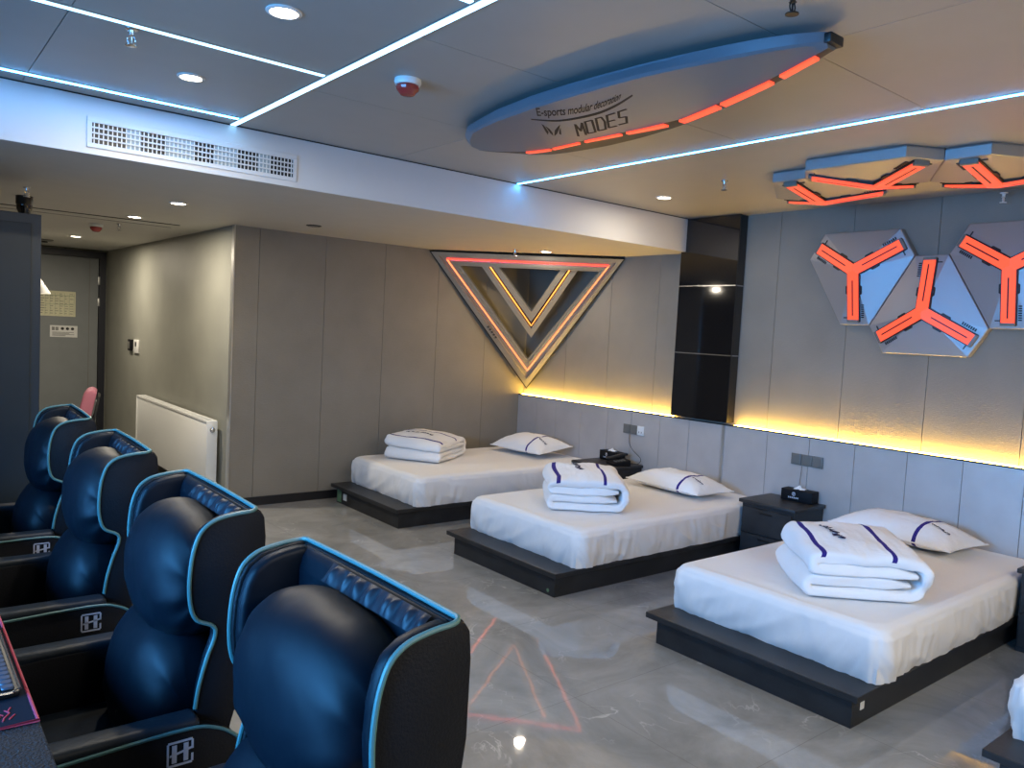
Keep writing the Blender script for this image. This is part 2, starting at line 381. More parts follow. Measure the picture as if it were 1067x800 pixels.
# ------------------------------------------------------------------ Y lamps (truncated triangles)
def frame(u, v, n):  # columns
    return Matrix((Vector(u), Vector(v), Vector(n))).transposed()
LS, SS, TH, AP = .548, .212, .075, .055      # long side, short side, thickness
def tri_poly(flip):
    tot = LS+2*SS; hgt = tot*.866; c = [(-tot/2, hgt/3), (tot/2, hgt/3), (0, -2*hgt/3)]
    out = []
    for i in range(3):
        a = Vector(c[i]); p = Vector(c[i-1]); q = Vector(c[(i+1) % 3])
        out += [a+(p-a).normalized()*SS, a+(q-a).normalized()*SS]
    if flip: out = [Vector((-p.x, -p.y)) for p in out]
    return out
def y_lamp(loc, rot, flip, label, group):
    t = thing('hexagonal_wall_lamp' if 'wall' in group else 'hexagonal_ceiling_lamp', label, 'lamp', loc, rot, group)
    P = tri_poly(flip); m = len(P)
    mb = MB(); v = [(p.x*.985, p.y*.985, 0) for p in P]+[(p.x, p.y, .01) for p in P]+[(p.x, p.y, TH-.016) for p in P]+[(p.x*.985, p.y*.985, TH-.012) for p in P]+[(0, 0, TH+AP)]
    f = [list(range(m))]
    for k in range(3):
        for i in range(m): f.append((k*m+i, (k*m)+(i+1) % m, (k+1)*m+(i+1) % m, (k+1)*m+i))
    for i in range(m): f.append((3*m+i, 3*m+(i+1) % m, 4*m))
    mb.add(v, f); mb.build('panel', 'brushed', t, angle=2)
    angs = [math.radians(a)+(PI if flip else 0) for a in (150, 30, 270)]
    bp = MB()
    def hz(l): return TH-.010+(AP+.010)*(1-min(l, .378)/.378)
    def slab(mb, pts, d, s, lo, hi):
        """pts: (along, across) outline following the sloping ridge of the panel"""
        n = len(pts); v = [d*l+s*w+Vector((0, 0, hz(l)+lo)) for l, w in pts]+[d*l+s*w+Vector((0, 0, hz(l)+hi)) for l, w in pts]
        mb.add(v, [list(range(n))[::-1], [n+i for i in range(n)]]+[(i, (i+1) % n, n+(i+1) % n, n+i) for i in range(n)])
    for a in angs:
        d = Vector((math.cos(a), math.sin(a), 0)); s = Vector((-d.y, d.x, 0))
        slab(bp, [(0, 0), (.027, -.046), (.355, -.046), (.355, .046), (.027, .046)], d, s, -.02, .008)
        for sd in (-1, 1): slab(bp, [(.10, sd*.044), (.17, sd*.044), (.16, sd*.057), (.11, sd*.057)], d, s, -.02, .006)
        for k in range(7): slab(bp, [(.235+k*.014, .053), (.243+k*.014, .053), (.243+k*.014, .072), (.235+k*.014, .072)], d, s, -.02, .002)
        slab(bp, [(.325, -.045), (.332, -.045), (.332, -.076), (.325, -.076)], d, s, -.02, .002)
    bp.build('backing_plate', 'black', t, smooth=False)
    for a in angs:
        d = Vector((math.cos(a), math.sin(a), 0)); s = Vector((-d.y, d.x, 0))
        b = MB(); slab(b, [(0, 0), (.0215, -.037), (.348, -.037), (.348, .037), (.0215, .037)], d, s, .004, .020)
        o = b.build('light_bar', 'led_orange', t, smooth=False)
        b = MB(); slab(b, [(.07, -.0045), (.315, -.0045), (.315, .0045), (.07, .0045)], d, s, .019, .0215); b.build('slot', 'black', o, smooth=False)
        b = MB(); slab(b, [(.342, -.041), (.360, -.041), (.360, .041), (.342, .041)], d, s, -.02, .022); b.build('end_clip', 'grey_plastic', o, smooth=False)
    return t
RW = frame((0, -1, 0), (0, 0, 1), (-1, 0, 0)); RC = frame((0, -1, 0), (-1, 0, 0), (0, 0, -1))
gw, gc = 'Y-lit hexagonal wall lamps', 'Y-lit hexagonal ceiling lamps'
a = y_lamp((XU-.001, 2.825, 2.153), RW, False, 'silver hexagonal wall lamp with orange Y light, nearest the black column', gw)
b = y_lamp((XU-.001, 2.335, 1.870), RW, True, 'silver hexagonal wall lamp with upside-down orange Y light, lowest of the wall lamps', gw)
c = copy_tree(a); place(c, (XU-.001, 1.845, 2.153), None, 'silver hexagonal wall lamp with orange Y light, cut off by the right edge', gw)
d = copy_tree(a); d.name = 'hexagonal_ceiling_lamp'; place(d, (4.27, 2.17, CE-.001), None, 'middle silver ceiling lamp with orange Y light, long flat side facing the board', gc); d.rotation_euler = RC.to_euler()
e = copy_tree(b); e.name = 'hexagonal_ceiling_lamp'; place(e, (4.55, 2.66, CE-.001), None, 'orange Y ceiling lamp at the end nearest the black column', gc); e.rotation_euler = RC.to_euler()
f = copy_tree(b); f.name = 'hexagonal_ceiling_lamp'; place(f, (4.55, 1.68, CE-.001), None, 'orange Y ceiling lamp at the right edge of the photo', gc); f.rotation_euler = RC.to_euler()

# ------------------------------------------------------------------ hanging board
EMB = [[(-0.038, 0.137), (-0.043, 0.118), (-0.097, 0.041), (-0.135, 0.012), (-0.101, 0.059)],
       [(-0.044, 0.109), (-0.057, 0.072), (-0.086, 0.027), (-0.123, -0.013), (-0.102, 0.028)],
       [(-0.12, -0.015), (-0.049, 0.046), (0.002, 0.075), (0.038, 0.092), (-0.02, 0.046), (-0.085, 0.001)],
       [(-0.033, 0.033), (0.01, 0.064), (-0.071, -0.015), (-0.069, 0.001)]]
def board():
    y0 = 2.42
    T = lambda l: sorted((y-y0, x-2.45) for x, y in l)
    top = T([(2.52, 3.50), (2.44, 3.492), (2.36, 3.40), (2.277, 3.259), (2.233, 3.08), (2.196, 2.921), (2.166, 2.629), (2.163, 2.408), (2.172, 2.211), (2.185, 2.039), (2.203, 1.886), (2.226, 1.75), (2.244, 1.659), (2.269, 1.564), (2.302, 1.481), (2.341, 1.417), (2.36, 1.40)])
    band = T([(2.522, 3.497), (2.45, 3.475), (2.354, 3.36), (2.258, 3.199), (2.217, 3.056), (2.187, 2.906), (2.152, 2.61), (2.148, 2.385), (2.152, 2.188), (2.163, 2.014), (2.189, 1.871), (2.222, 1.743), (2.246, 1.658), (2.272, 1.565), (2.305, 1.48), (2.342, 1.414), (2.362, 1.40)])
    out = T([(2.53, 3.50), (2.60, 3.49), (2.70, 3.43), (2.775, 3.345), (2.802, 3.226), (2.800, 3.095), (2.778, 2.781), (2.748, 2.537), (2.707, 2.292), (2.652, 2.061), (2.588, 1.844), (2.523, 1.654), (2.462, 1.483), (2.425, 1.406)])
    inn = T([(2.524, 3.498), (2.56, 3.44), (2.60, 3.34), (2.625, 3.20), (2.620, 3.05), (2.590, 2.861), (2.568, 2.69), (2.566, 2.468), (2.570, 2.233), (2.572, 2.159), (2.518, 1.935), (2.456, 1.685), (2.403, 1.516), (2.370, 1.40)])
    inn2 = T([(2.526, 3.499), (2.575, 3.45), (2.622, 3.36), (2.650, 3.218), (2.645, 3.07), (2.612, 2.88), (2.590, 2.70), (2.590, 2.48), (2.608, 2.233), (2.612, 2.159), (2.560, 1.935), (2.493, 1.685), (2.436, 1.516), (2.402, 1.40)])
    def rise(y): t = abs(y)/1.02; return .05*t**2
    N = 70; ya, yb = 1.404-y0, 3.496-y0
    def sec(y):
        r = rise(y); xt = lerp_tab(top, y); xb = max(lerp_tab(band, y), xt-.06); xi = max(lerp_tab(inn, y), xb+.004); xi2 = max(lerp_tab(inn2, y), xi+.002); xo = max(lerp_tab(out, y), xi2+.002)
        Z = lambda z: min(z, 2.597)
        return [(xt, y, 2.606), (xt, y, 2.598), (xb, y, Z(2.560+r*.3)), (xb+.010, y, Z(2.548+r*.4)), (xi, y, Z(2.505+r*1.1)), (xi2, y, Z(2.505+r*1.1)), (xo, y, Z(2.525+r)), (xo, y, 2.606)]
    t = thing('ceiling_board', 'grey surfboard-shaped panel with black lettering and orange lights hanging under the ceiling', 'ceiling sign', (2.45, y0, 0))
    S = [sec(ya+(yb-ya)*(.5-.5*math.cos(PI*i/N))) for i in range(N+1)]
    mb = MB(); v = [p for s in S for p in s]; fs = []; mi = []
    for i in range(N):
        for k in range(8):
            if k in (4, 5): continue
            fs.append((i*8+k, (i+1)*8+k, (i+1)*8+(k+1) % 8, i*8+(k+1) % 8))
    fs += [list(range(8)), [N*8+k for k in range(8)][::-1]]
    mb.add(v, fs); mb.build('hull', 'board', t, angle=25)
    mb = MB(); v = [p for s in S for p in s[4:7]]; fs = []
    for i in range(N):
        for k in (0, 1): fs.append((i*3+k, (i+1)*3+k, (i+1)*3+k+1, i*3+k+1))
    mb.add(v, fs); mb.build('dark_edge_panel', 'black', t)
    # lights along the edge
    for a, b in ((1.46, 1.62), (1.67, 1.925), (1.95, 2.17), (2.25, 2.46), (2.50, 2.73), (2.78, 3.0), (3.03, 3.22)):
        mb = MB(); n = 10; v = []
        for i in range(n+1):
            y = a+(b-a)*i/n-y0; r = rise(y); x1 = lerp_tab(inn, y)+.002; x2 = lerp_tab(inn2, y)-.001
            z = 2.505+r*1.1
            v += [(x1, y, z), (x1, y, z-.008), (x2, y, z-.008), (x2, y, z)]
        fs = [(i*4+k, (i+1)*4+k, (i+1)*4+(k+1) % 4, i*4+(k+1) % 4) for i in range(n) for k in range(4)]+[(0, 1, 2, 3), (n*4+3, n*4+2, n*4+1, n*4)]
        mb.add(v, fs).build('edge_light', 'led_orange', t, smooth=False)
    def zb(x, y):  # underside height at local point
        s = sec(y); A, B = s[3], s[4]; k = (x-A[0])/max(B[0]-A[0], .01); return A[2]+(B[2]-A[2])*k
    def lay(mb, name, ox, oy, ang, shear=0):
        ca, sa = math.cos(ang), math.sin(ang); out = []
        for (u, w, h) in mb.v:
            u += shear*w
            p, q = u*ca-w*sa, u*sa+w*ca
            y = oy-p-y0; x = ox-q-2.45; out.append((x, y, zb(x, y)-.0012-h))
        mb.v = out; return mb.build(name, 'print', t, smooth=False)
    # lettering, in u (towards -y) and v (towards -x) from the point (2.45, 2.70); all of it slants forward
    tm = text_mb('E-sports modular decoration', .10, 0, .0016); L = max(p[0] for p in tm.v)
    def tb(p):
        a = p[0]*.446/L; b = p[1]; return (.026+a+1.0*b, .150+.055*((a-.26)/.23)**2*(1 if a < .26 else .62)+b*(1-.2*a/.45), 0)
    tm.v = [tb(p) for p in tm.v]
    lay(tm, 'small_lettering', 2.45, 2.70, 0)
    def ribbon(mb, pts, w):
        for (a, b) in zip(pts, pts[1:]):
            a = Vector(a); b = Vector(b); d = (b-a).normalized(); s = Vector((-d.y, d.x))*w/2; a = a-d*w*.35; b = b+d*w*.35
            P = [a-s, b-s, b+s, a+s]; mb.add([(p.x, p.y, 0) for p in P], [(0, 1, 2, 3)])
    sw = sm([(-.036, .200, 0), (.071, .130, 0), (.257, .110, 0), (.40, .130, 0), (.545, .176, 0)], 8); n = len(sw)-1; v = []
    for i, p in enumerate(sw): h = .0065+.004*math.sin(PI*i/n); v += [(p.x-h*.6, p.y-h, 0), (p.x+h*.6, p.y+h, 0)]
    mb = MB(); mb.add(v, [(2*i, 2*i+2, 2*i+3, 2*i+1) for i in range(n)]); lay(mb, 'underline_swoosh', 2.45, 2.70, 0)
    LT = {'M': [[(0, 0), (.05, 1), (.5, .4), (.9, 1), (1, 0)]], 'O': [[(0, .02), (.0, .98), (.85, .98), (.95, .02), (0, .02)]],
          'D': [[(.05, .02), (.05, .98), (.7, .98), (1, .6), (.95, .02), (.05, .02)]], 'E': [[(.95, .98), (.05, .95), (.05, .03), (.95, .03)], [(.1, .5), (.85, .5)]],
          'S': [[(.95, .98), (.1, .95), (.1, .52), (.9, .48), (.88, .03), (.0, .03)]]}
    mb = MB()
    for k, ch in enumerate('MODES'):
        for pl in LT[ch]: ribbon(mb, [(-.004+k*.070+x*.050+.85*y*.122+.0*k, -.061+k*.006+y*.122) for x, y in pl], .0115)
    lay(mb, 'large_lettering', 2.45, 2.70, 0)
    mb = MB()
    for P in EMB: mb.add([(a, b, 0) for a, b in P], [tuple(range(len(P)))])
    lay(mb, 'butterfly_emblem', 2.45, 2.70, 0)
    MB().box(-.10, -.02, -1.035, -1.005, 2.572, 2.604, .004).build('end_cap', 'black', t)
    mb = MB()
    for y in (-.6, 0, .6): mb.lathe([(.02, 2.6), (.02, CE)], (.02, y, 0), 12)
    mb.build('hanging_post', 'dark_metal', t)
board()

# ------------------------------------------------------------------ corner triangle lamp
def corner_triangle():
    A = Vector((4.151, 6.514, 2.352)); B = Vector((5.45, 5.09, 2.345)); C = Vector((5.399, 6.42, .995))
    n = (B-A).cross(C-A).normalized()
    if n.x > 0: n = -n      # towards the room
    u = (B-A).normalized(); v = n.cross(u)
    if v.z < 0: v = -v
    R = Matrix((u, v, n)).transposed()
    t = thing('triangle_lamp', 'large downward-pointing triangular metal lamp across the corner with nested frames and light lines', 'lamp', A, R)
    def ring(o, i, w0, w1, name, mat, par=t, smooth=False):
        mb = MB(); vs = []
        for P, w in ((o, w1), (i, w1), (i, w0), (o, w0)): vs += [(p[0], p[1], w) for p in P]
        f = []
        for k in range(4):
            for j in range(3): f.append((k*3+j, k*3+(j+1) % 3, ((k+1) % 4)*3+(j+1) % 3, ((k+1) % 4)*3+j))
        mb.add(vs, f); return mb.build(name, mat, par, smooth=smooth)
    O0 = [(.012, -.012), (1.895, -.012), (.925, -1.595)]
    L = [(.171, -.103), (1.750, -.103), (.937, -1.37)]
    O1 = [(.30, -.172), (1.66, -.172), (.94, -1.236)]
    def mix(P, Q, k): return [(a[0]*(1-k)+b[0]*k, a[1]*(1-k)+b[1]*k) for a, b in zip(P, Q)]
    ring(O0, mix(O0, L, .55), -.03, -.002, 'outer_frame', 'bronze')
    ring(mix(O0, L, .55), mix(L, O1, .25), -.05, -.028, 'recessed_channel', 'bronze')
    ring(mix(L, O1, .25), mix(L, O1, .62), -.05, -.012, 'middle_frame', 'bronze')
    ring(mix(L, O1, .62), O1, -.06, -.026, 'inner_frame', 'bronze')
    ring(mix(O0, L, .0), mix(O0, L, .08), -.035, .001, 'dark_rim', 'black')
    Ls = [L[0], L[1], L[2]]
    tb = MB().tube([(L[0][0], L[0][1], -.02), (L[1][0], L[1][1], -.02)], .008)
    tb.build('top_light_line', 'led_pink', t)
    for a, b, m in ((0, 2, 'led_side'), (1, 2, 'led_side')):
        MB().tube([(L[a][0], L[a][1], -.02), (L[b][0], L[b][1], -.02)], .0055).build('side_light_line', m, t)
    # inner V frame set deeper
    V = [(.50, -.17), (1.46, -.17), (.981, -.981)]; W = [(.67, -.17), (1.295, -.17), (.988, -.675)]
    def vee(o, i, w0, w1, name, mat):
        P = [o[0], o[2], o[1], i[1], i[2], i[0]]
        mb = MB().prism([(p[0], p[1], w0) for p in P], (0, 0, w1-w0)); return mb.build(name, mat, t, smooth=False)
    vee(V, mix(V, W, .36), -.09, -.055, 'inner_vee_outer_edge', 'bronze')
    vee(mix(V, W, .36), mix(V, W, .62), -.09, -.078, 'inner_vee_channel', 'black')
    vee(mix(V, W, .62), W, -.09, -.055, 'inner_vee_inner_edge', 'bronze')
    vv = [(.583, -.178), (1.379, -.178), (.984, -.842)]
    MB().tube([(*vv[0], -.066), (*vv[2], -.066), (*vv[1], -.066)], .006).build('vee_light_line', 'led_yellow', t)
    MB().box(.45, 1.50, -.20, -.15, -.12, -.085).build('cross_bar', 'bronze', t, smooth=False)
    # small black lettering block on the left rim
    mb = MB(); d = Vector((O0[2][0]-O0[0][0], O0[2][1]-O0[0][1], 0)).normalized(); s = Vector((-d.y, d.x, 0))
    for k in range(5):
        o = Vector((O0[0][0], O0[0][1], 0))+d*(.98+k*.035)+s*.035
        for q in ((0, 0, .005, .03), (.012, 0, .005, .03), (0, .012, .022, .006)):
            a = o+d*q[0]+s*q[1]; mb.prism([a+Vector((0, 0, -.003)), a+d*q[2]+Vector((0, 0, -.003)), a+d*q[2]+s*q[3]+Vector((0, 0, -.003)), a+s*q[3]+Vector((0, 0, -.003))], (0, 0, .0025))
    mb.build('rim_lettering', 'print', t, smooth=False)
corner_triangle()

# ------------------------------------------------------------------ air vent grille in the beam
def vent():
    t = thing('air_vent', 'long white air vent grille set in the blue-lit ceiling beam', 'air vent', (1.323, YF, 2.462))
    W, H = .535, .074
    fr = MB()
    w = .022
    fr.box(-W, W, -.008, 0, H-w, H, .002).box(-W, W, -.008, 0, -H, -H+w, .002).box(-W, -W+w, -.008, 0, -H+w, H-w).box(W-w, W, -.008, 0, -H+w, H-w)
    fr.build('frame', 'beam', t, smooth=False)
    MB().box(-W+w, W-w, -.0015, 0, -H+w, H-w).build('dark_duct', 'black', t, smooth=False)
    for (a, b) in ((-.36, -.29), (-.17, -.03), (.07, .2), (.31, .38)):
        MB().box(a, b, -.0025, -.0016, -H+w, H-w).build('filter_pad', 'filter', t, smooth=False)
    mb = MB(); n = 50
    for i in range(n): x = -W+w+(i+.5)*(2*W-2*w)/n; mb.box(x-.0022, x+.0022, -.005, -.0026, -H+w, H-w)
    mb.build('vertical_fins', 'white_plastic', t, smooth=False)
    for k in range(4):
        z = -H+w+(k+.5)*(2*H-2*w)/4+.010
        MB().box(-W+w, W-w, -.011, -.0052, z-.0035, z+.0035).build('horizontal_blade', 'beam', t, smooth=False)
vent()

# ------------------------------------------------------------------ downlights, sprinklers, detectors
def downlight(x, y, z, label, on=True, power=34, r=.048):
    t = thing('downlight', label, 'downlight', (x, y, z), group='round recessed ceiling downlights')
    mb = MB()
    mb.lathe([(r*1.25, 0), (r*1.25, -.004), (r*1.0, -.007), (r*.96, -.003), (r*.96, 0)], n=28); mb.build('trim_ring', 'white_enamel' if on else 'dark_metal', t)
    MB().lathe([(r*.95, -.001), (r*.95, -.0045), (r*.5, -.006), (.001, -.0065)], n=28).build('diffuser', 'lamp' if on else 'lamp_off', t)
    if on:
        l = bpy.data.lights.new('downlight_beam', 'AREA'); l.energy = power*.3; l.shape = 'DISK'; l.size = .08; l.color = (1, .88, .70)
        o = bpy.data.objects.new('downlight_beam', l); COL.objects.link(o); o.parent = t; o.location = (0, 0, -.02)
    return t
downlight(1.065, 2.634, CE, 'lit round downlight at the top of the photo, largest of the downlights')
downlight(1.063, 3.64, CE, 'lit round downlight in the panel above the air vent grille', r=.046)
downlight(4.458, 3.849, CE, 'lit round downlight beside the black column', power=13)
downlight(1.594, 5.671, SO, 'lit downlight in the lower ceiling below the air vent', power=22)
downlight(2.685, 5.899, SO, 'unlit dark downlight in the lower ceiling above the back wall', on=False)
downlight(1.585, 6.816, SO, 'lit downlight in the lower ceiling beside the long slot', power=58)
downlight(1.605, 9.311, SO, 'small lit downlight nearest the grey door', power=55)
downlight(4.803, 5.522, SO, 'lit downlight above the triangular corner lamp', power=16)

def sprinkler(x, y, z, label, mat='chrome'):
    t = thing('ceiling_sprinkler', label, 'sprinkler', (x, y, z), group='ceiling fire sprinklers')
    MB().lathe([(.022, 0), (.022, -.004), (.01, -.006), (.008, -.022), (.012, -.026)], n=16).build('base', mat, t)
    mb = MB()
    for s in (-1, 1): mb.tube(sm([(s*.007, 0, -.024), (s*.014, 0, -.04), (s*.005, 0, -.056)], 4), .0025, 6)
    mb.lathe([(.003, -.03), (.003, -.055)], n=8); mb.build('yoke', mat, t)
    MB().lathe([(.004, -.055), (.02, -.058), (.02, -.061), (.004, -.062)], n=16).build('deflector', mat, t)
sprinkler(.725, 3.215, CE, 'sprinkler hanging beside the light strip over the vent')
sprinkler(4.211, 3.142, CE, 'sprinkler on the ceiling between the cyan strip and the black column')
sprinkler(4.565, 5.68, SO, 'sprinkler just left of the downlight above the corner triangle')
sprinkler(.738, 5.909, SO, 'sprinkler above the black dome camera')
sprinkler(1.626, 7.518, SO, 'sprinkler beside the red smoke detector of the corridor')
sprinkler(2.095, 1.365, CE, 'sprinkler at the top edge of the photo above the board tip', 'dark_metal')
sprinkler(5.36, 1.93, CE-.03, 'sprinkler head in front of the headboard wall over the wall lamps', 'white_plastic')
def detector(x, y, z, label, s=1.):
    t = thing('smoke_detector', label, 'smoke detector', (x, y, z), group='red smoke detectors')
    MB().lathe([(.055*s, 0), (.057*s, -.012*s), (.052*s, -.024*s), (.04*s, -.026*s)], n=28).build('base', 'white_enamel', t)
    MB().lathe([(.046*s, -.025*s), (.05*s, -.034*s), (.047*s, -.044*s), (.03*s, -.064*s), (.018*s, -.068*s), (.001, -.068*s)], n=14).build('red_lens', 'red_plastic', t, angle=20)
detector(1.737, 2.941, CE, 'red smoke detector with white base on the main ceiling')
detector(1.50, 7.787, SO, 'small red alarm on the corridor ceiling near the door')
t = thing('ceiling_camera', 'black dome camera on the lower ceiling above the blue cabinet', 'camera', (.786, 6.40, SO))
MB().lathe([(.052, .002), (.052, -.05), (.050, -.06)], n=24).build('housing', 'black', t)
MB().lathe([(.049, -.058), (.047, -.09), (.034, -.12), (.015, -.135), (.001, -.137)], n=24).build('dome', 'gloss_black', t)
t = thing('ceiling_vent_cap', 'small round grey fitting on the corridor ceiling nearest the door', 'vent', (1.45, 10.2, SO))
MB().lathe([(.09, 0), (.085, -.012), (.05, -.02), (.001, -.02)], n=20).build('cap', 'grey_plastic', t)
MB().lathe([(.03, -.02), (.03, -.035), (.001, -.036)], n=14).build('nozzle', 'dark_metal', t)

# ------------------------------------------------------------------ beds
BL = 2.22     # platform length from foot to wall
def bed_meshes():
    t = thing('bed', '', 'bed', (3.16, 0, 0), group='low platform beds with white mattresses')
    # local: x 0..2.22 (foot to head), y 0..1.16 (slab), base inset
    mb = MB().box(.04, BL-.005, .04, 1.11, 0, .132); mb.build('platform_base', 'platform', t, smooth=False)
    MB().box(0, BL-.003, 0, 1.16, .132, .162, .0025, 1).build('platform_top', 'platform', t, smooth=False)
    # mattress in its sheet
    x0, x1, y0, y1 = .185, BL-.006, -.005, 1.14; z0, z1 = .163, .400
    cx, cy, hx, hy = (x0+x1)/2, (y0+y1)/2, (x1-x0)/2, (y1-y0)/2
    def per(s, r, ins):
        """rounded rectangle, s in 0..1 starts at foot/near corner; returns point, outward normal"""
        a, b = hx-ins, hy-ins; r = max(min(r, a, b), .002)
        segs = [2*(b-r), PI/2*r, 2*(a-r), PI/2*r]*1
        segs = [2*(b-r), PI/2*r, 2*(a-r), PI/2*r, 2*(b-r), PI/2*r, 2*(a-r), PI/2*r]
        # weights kept fixed so vertical columns line up
        W = [1.0, .16, 1.9, .16, 1.0, .16, 1.9, .16]; tot = sum(W); q = s*tot; k = 0
        while k < 7 and q > W[k]: q -= W[k]; k += 1
        f = q/W[k]
        if k == 0: return Vector((-a, -b+r+f*2*(b-r))), Vector((-1, 0))
        if k == 1: an = PI-f*PI/2; c = Vector((-a+r, b-r))
        if k == 2: return Vector((-a+r+f*2*(a-r), b)), Vector((0, 1))
        if k == 3: an = PI/2-f*PI/2; c = Vector((a-r, b-r))
        if k == 4: return Vector((a, b-r-f*2*(b-r))), Vector((1, 0))
        if k == 5: an = -f*PI/2; c = Vector((a-r, -b+r))
        if k == 6: return Vector((a-r-f*2*(a-r), -b)), Vector((0, -1))
        if k == 7: an = -PI/2-f*PI/2; c = Vector((-a+r, -b+r))
        nn = Vector((math.cos(an), math.sin(an))); return c+nn*r, nn
    NU, lv = 520, []
    for i in range(17): lv.append(('s', i/16))
    for i in range(1, 8): lv.append(('r', i/8))
    for ins in (.045, .052, .06, .068, .08, .12, .2, .3, .42, .53, .565): lv.append(('t', ins))
    rr = .035
    def fn(u, vi):
        kind, k = lv[vi]; ins = 0; z = z0; d = 0
        P0, N0 = per(u, .07, 0)
        p3 = Vector((P0.x*1.0, P0.y*1.0, 0))
        cd = min((P0-Vector((-hx, s*hy))).length for s in (-1, 1))      # distance to foot corners
        if kind == 's':
            z = z0+(z1-rr-z0)*k
            # hanging folds: strong at the foot corners, faint elsewhere
            s = P0.x if abs(N0.y) > .5 else P0.y
            sl = s+k*.05*(1 if noise.noise(Vector((s*2, 0, 3))) > 0 else -1)
            f1 = 1-2*abs(noise.noise(Vector((sl*13, k*.5, .5)))); f2 = 1-2*abs(noise.noise(Vector((sl*30+k*2, k*.6, 4.5))))
            diag = 1-2.2*abs(noise.noise(Vector((s*4+k*1.6, s*1.5-k*.8, 7.3))))
            near = math.exp(-cd*5)
            d = (.0055+.014*near)*f1+(.002+.012*near)*f2*(1-.4*k)+.010*diag
            d = d*(1-.45*k)+.008*math.sin(PI*k)
            if P0.x > hx-.55: d = min(d, .004)*max(0, 1-(P0.x-hx+.55)/.12)
            d -= .018*(1-k)**3
            z -= .0
        elif kind == 'r':
            a = k*PI/2; ins = rr*(1-math.cos(a)); z = z1-rr+rr*math.sin(a)
            s = P0.x if abs(N0.y) > .5 else P0.y
            d = .004*noise.noise(Vector((s*9+3.4, 2-s*4, 7.3)))*(1-k)
        else:
            ins = k-.045+rr; z = z1
            if k < .07 and k > .048: z += .0035
        P, N = per(u, .07+ins*.2, ins)
        z += .0035*noise.noise(Vector((P.x*2.2, P.y*3, 1)))*(1 if kind == 't' else 0)
        if kind == 't': z += .0022*abs(noise.noise(Vector((P.x*3.1+P.y*8, P.y*2.5, 9))))
        q = P+N*d
        if q.x+cx > x1: q.x = x1-cx
        return (q.x+cx, q.y+cy, max(z, z0) if kind != 's' or k > 0 else z0)
    mb = MB(); nv = len(lv)
    v = [fn(i/NU, j) for i in range(NU) for j in range(nv)]; f = []
    for i in range(NU):
        for j in range(nv-1): f.append((i*nv+j, ((i+1) % NU)*nv+j, ((i+1) % NU)*nv+j+1, i*nv+j+1))
    f.append([i*nv+nv-1 for i in range(NU)])
    mb.add(v, f); mb.build('mattress', 'sheet', t, angle=75)
    return t
b0 = bed_meshes()
spots = [(5.24, 'bed in the far corner against the back wall'), (3.39, 'middle bed with its quilt square to the foot, between two nightstands'),
         (1.512, 'largest nearest full bed with the tissue box nightstand behind it'), (-.12, 'corner of a bed cut off at the lower right of the photo')]
beds = []
for i, (y, lb) in enumerate(spots):
    b = b0 if i == 0 else copy_tree(b0)
    place(b, (3.16, y, 0), None, 'low black platform '+lb); beds.append(b)
# stickers on single platforms
def sticker(bed, name, mb, mat, label): o = mb.build(name, mat, bed, smooth=False); o['label'] = label
sticker(beds[1], 'sticker', MB().lathe([(.012, 0), (.012, -.0012), (.001, -.0012)], (.04, .10, .03), 16, 'x'), 'green', 'small green round sticker')
sticker(beds[2], 'sticker', MB().box(.11, .145, .0388, .04, .062, .118), 'paper_white', 'small white paper label')
sticker(beds[0], 'sticker', MB().box(.0388, .04, 1.02, 1.10, .01, .12), 'green', 'green tape strip')
sticker(beds[0], 'sticker', MB().box(.0385, .04, .92, .985, .04, .10), 'paper_white', 'white paper label')

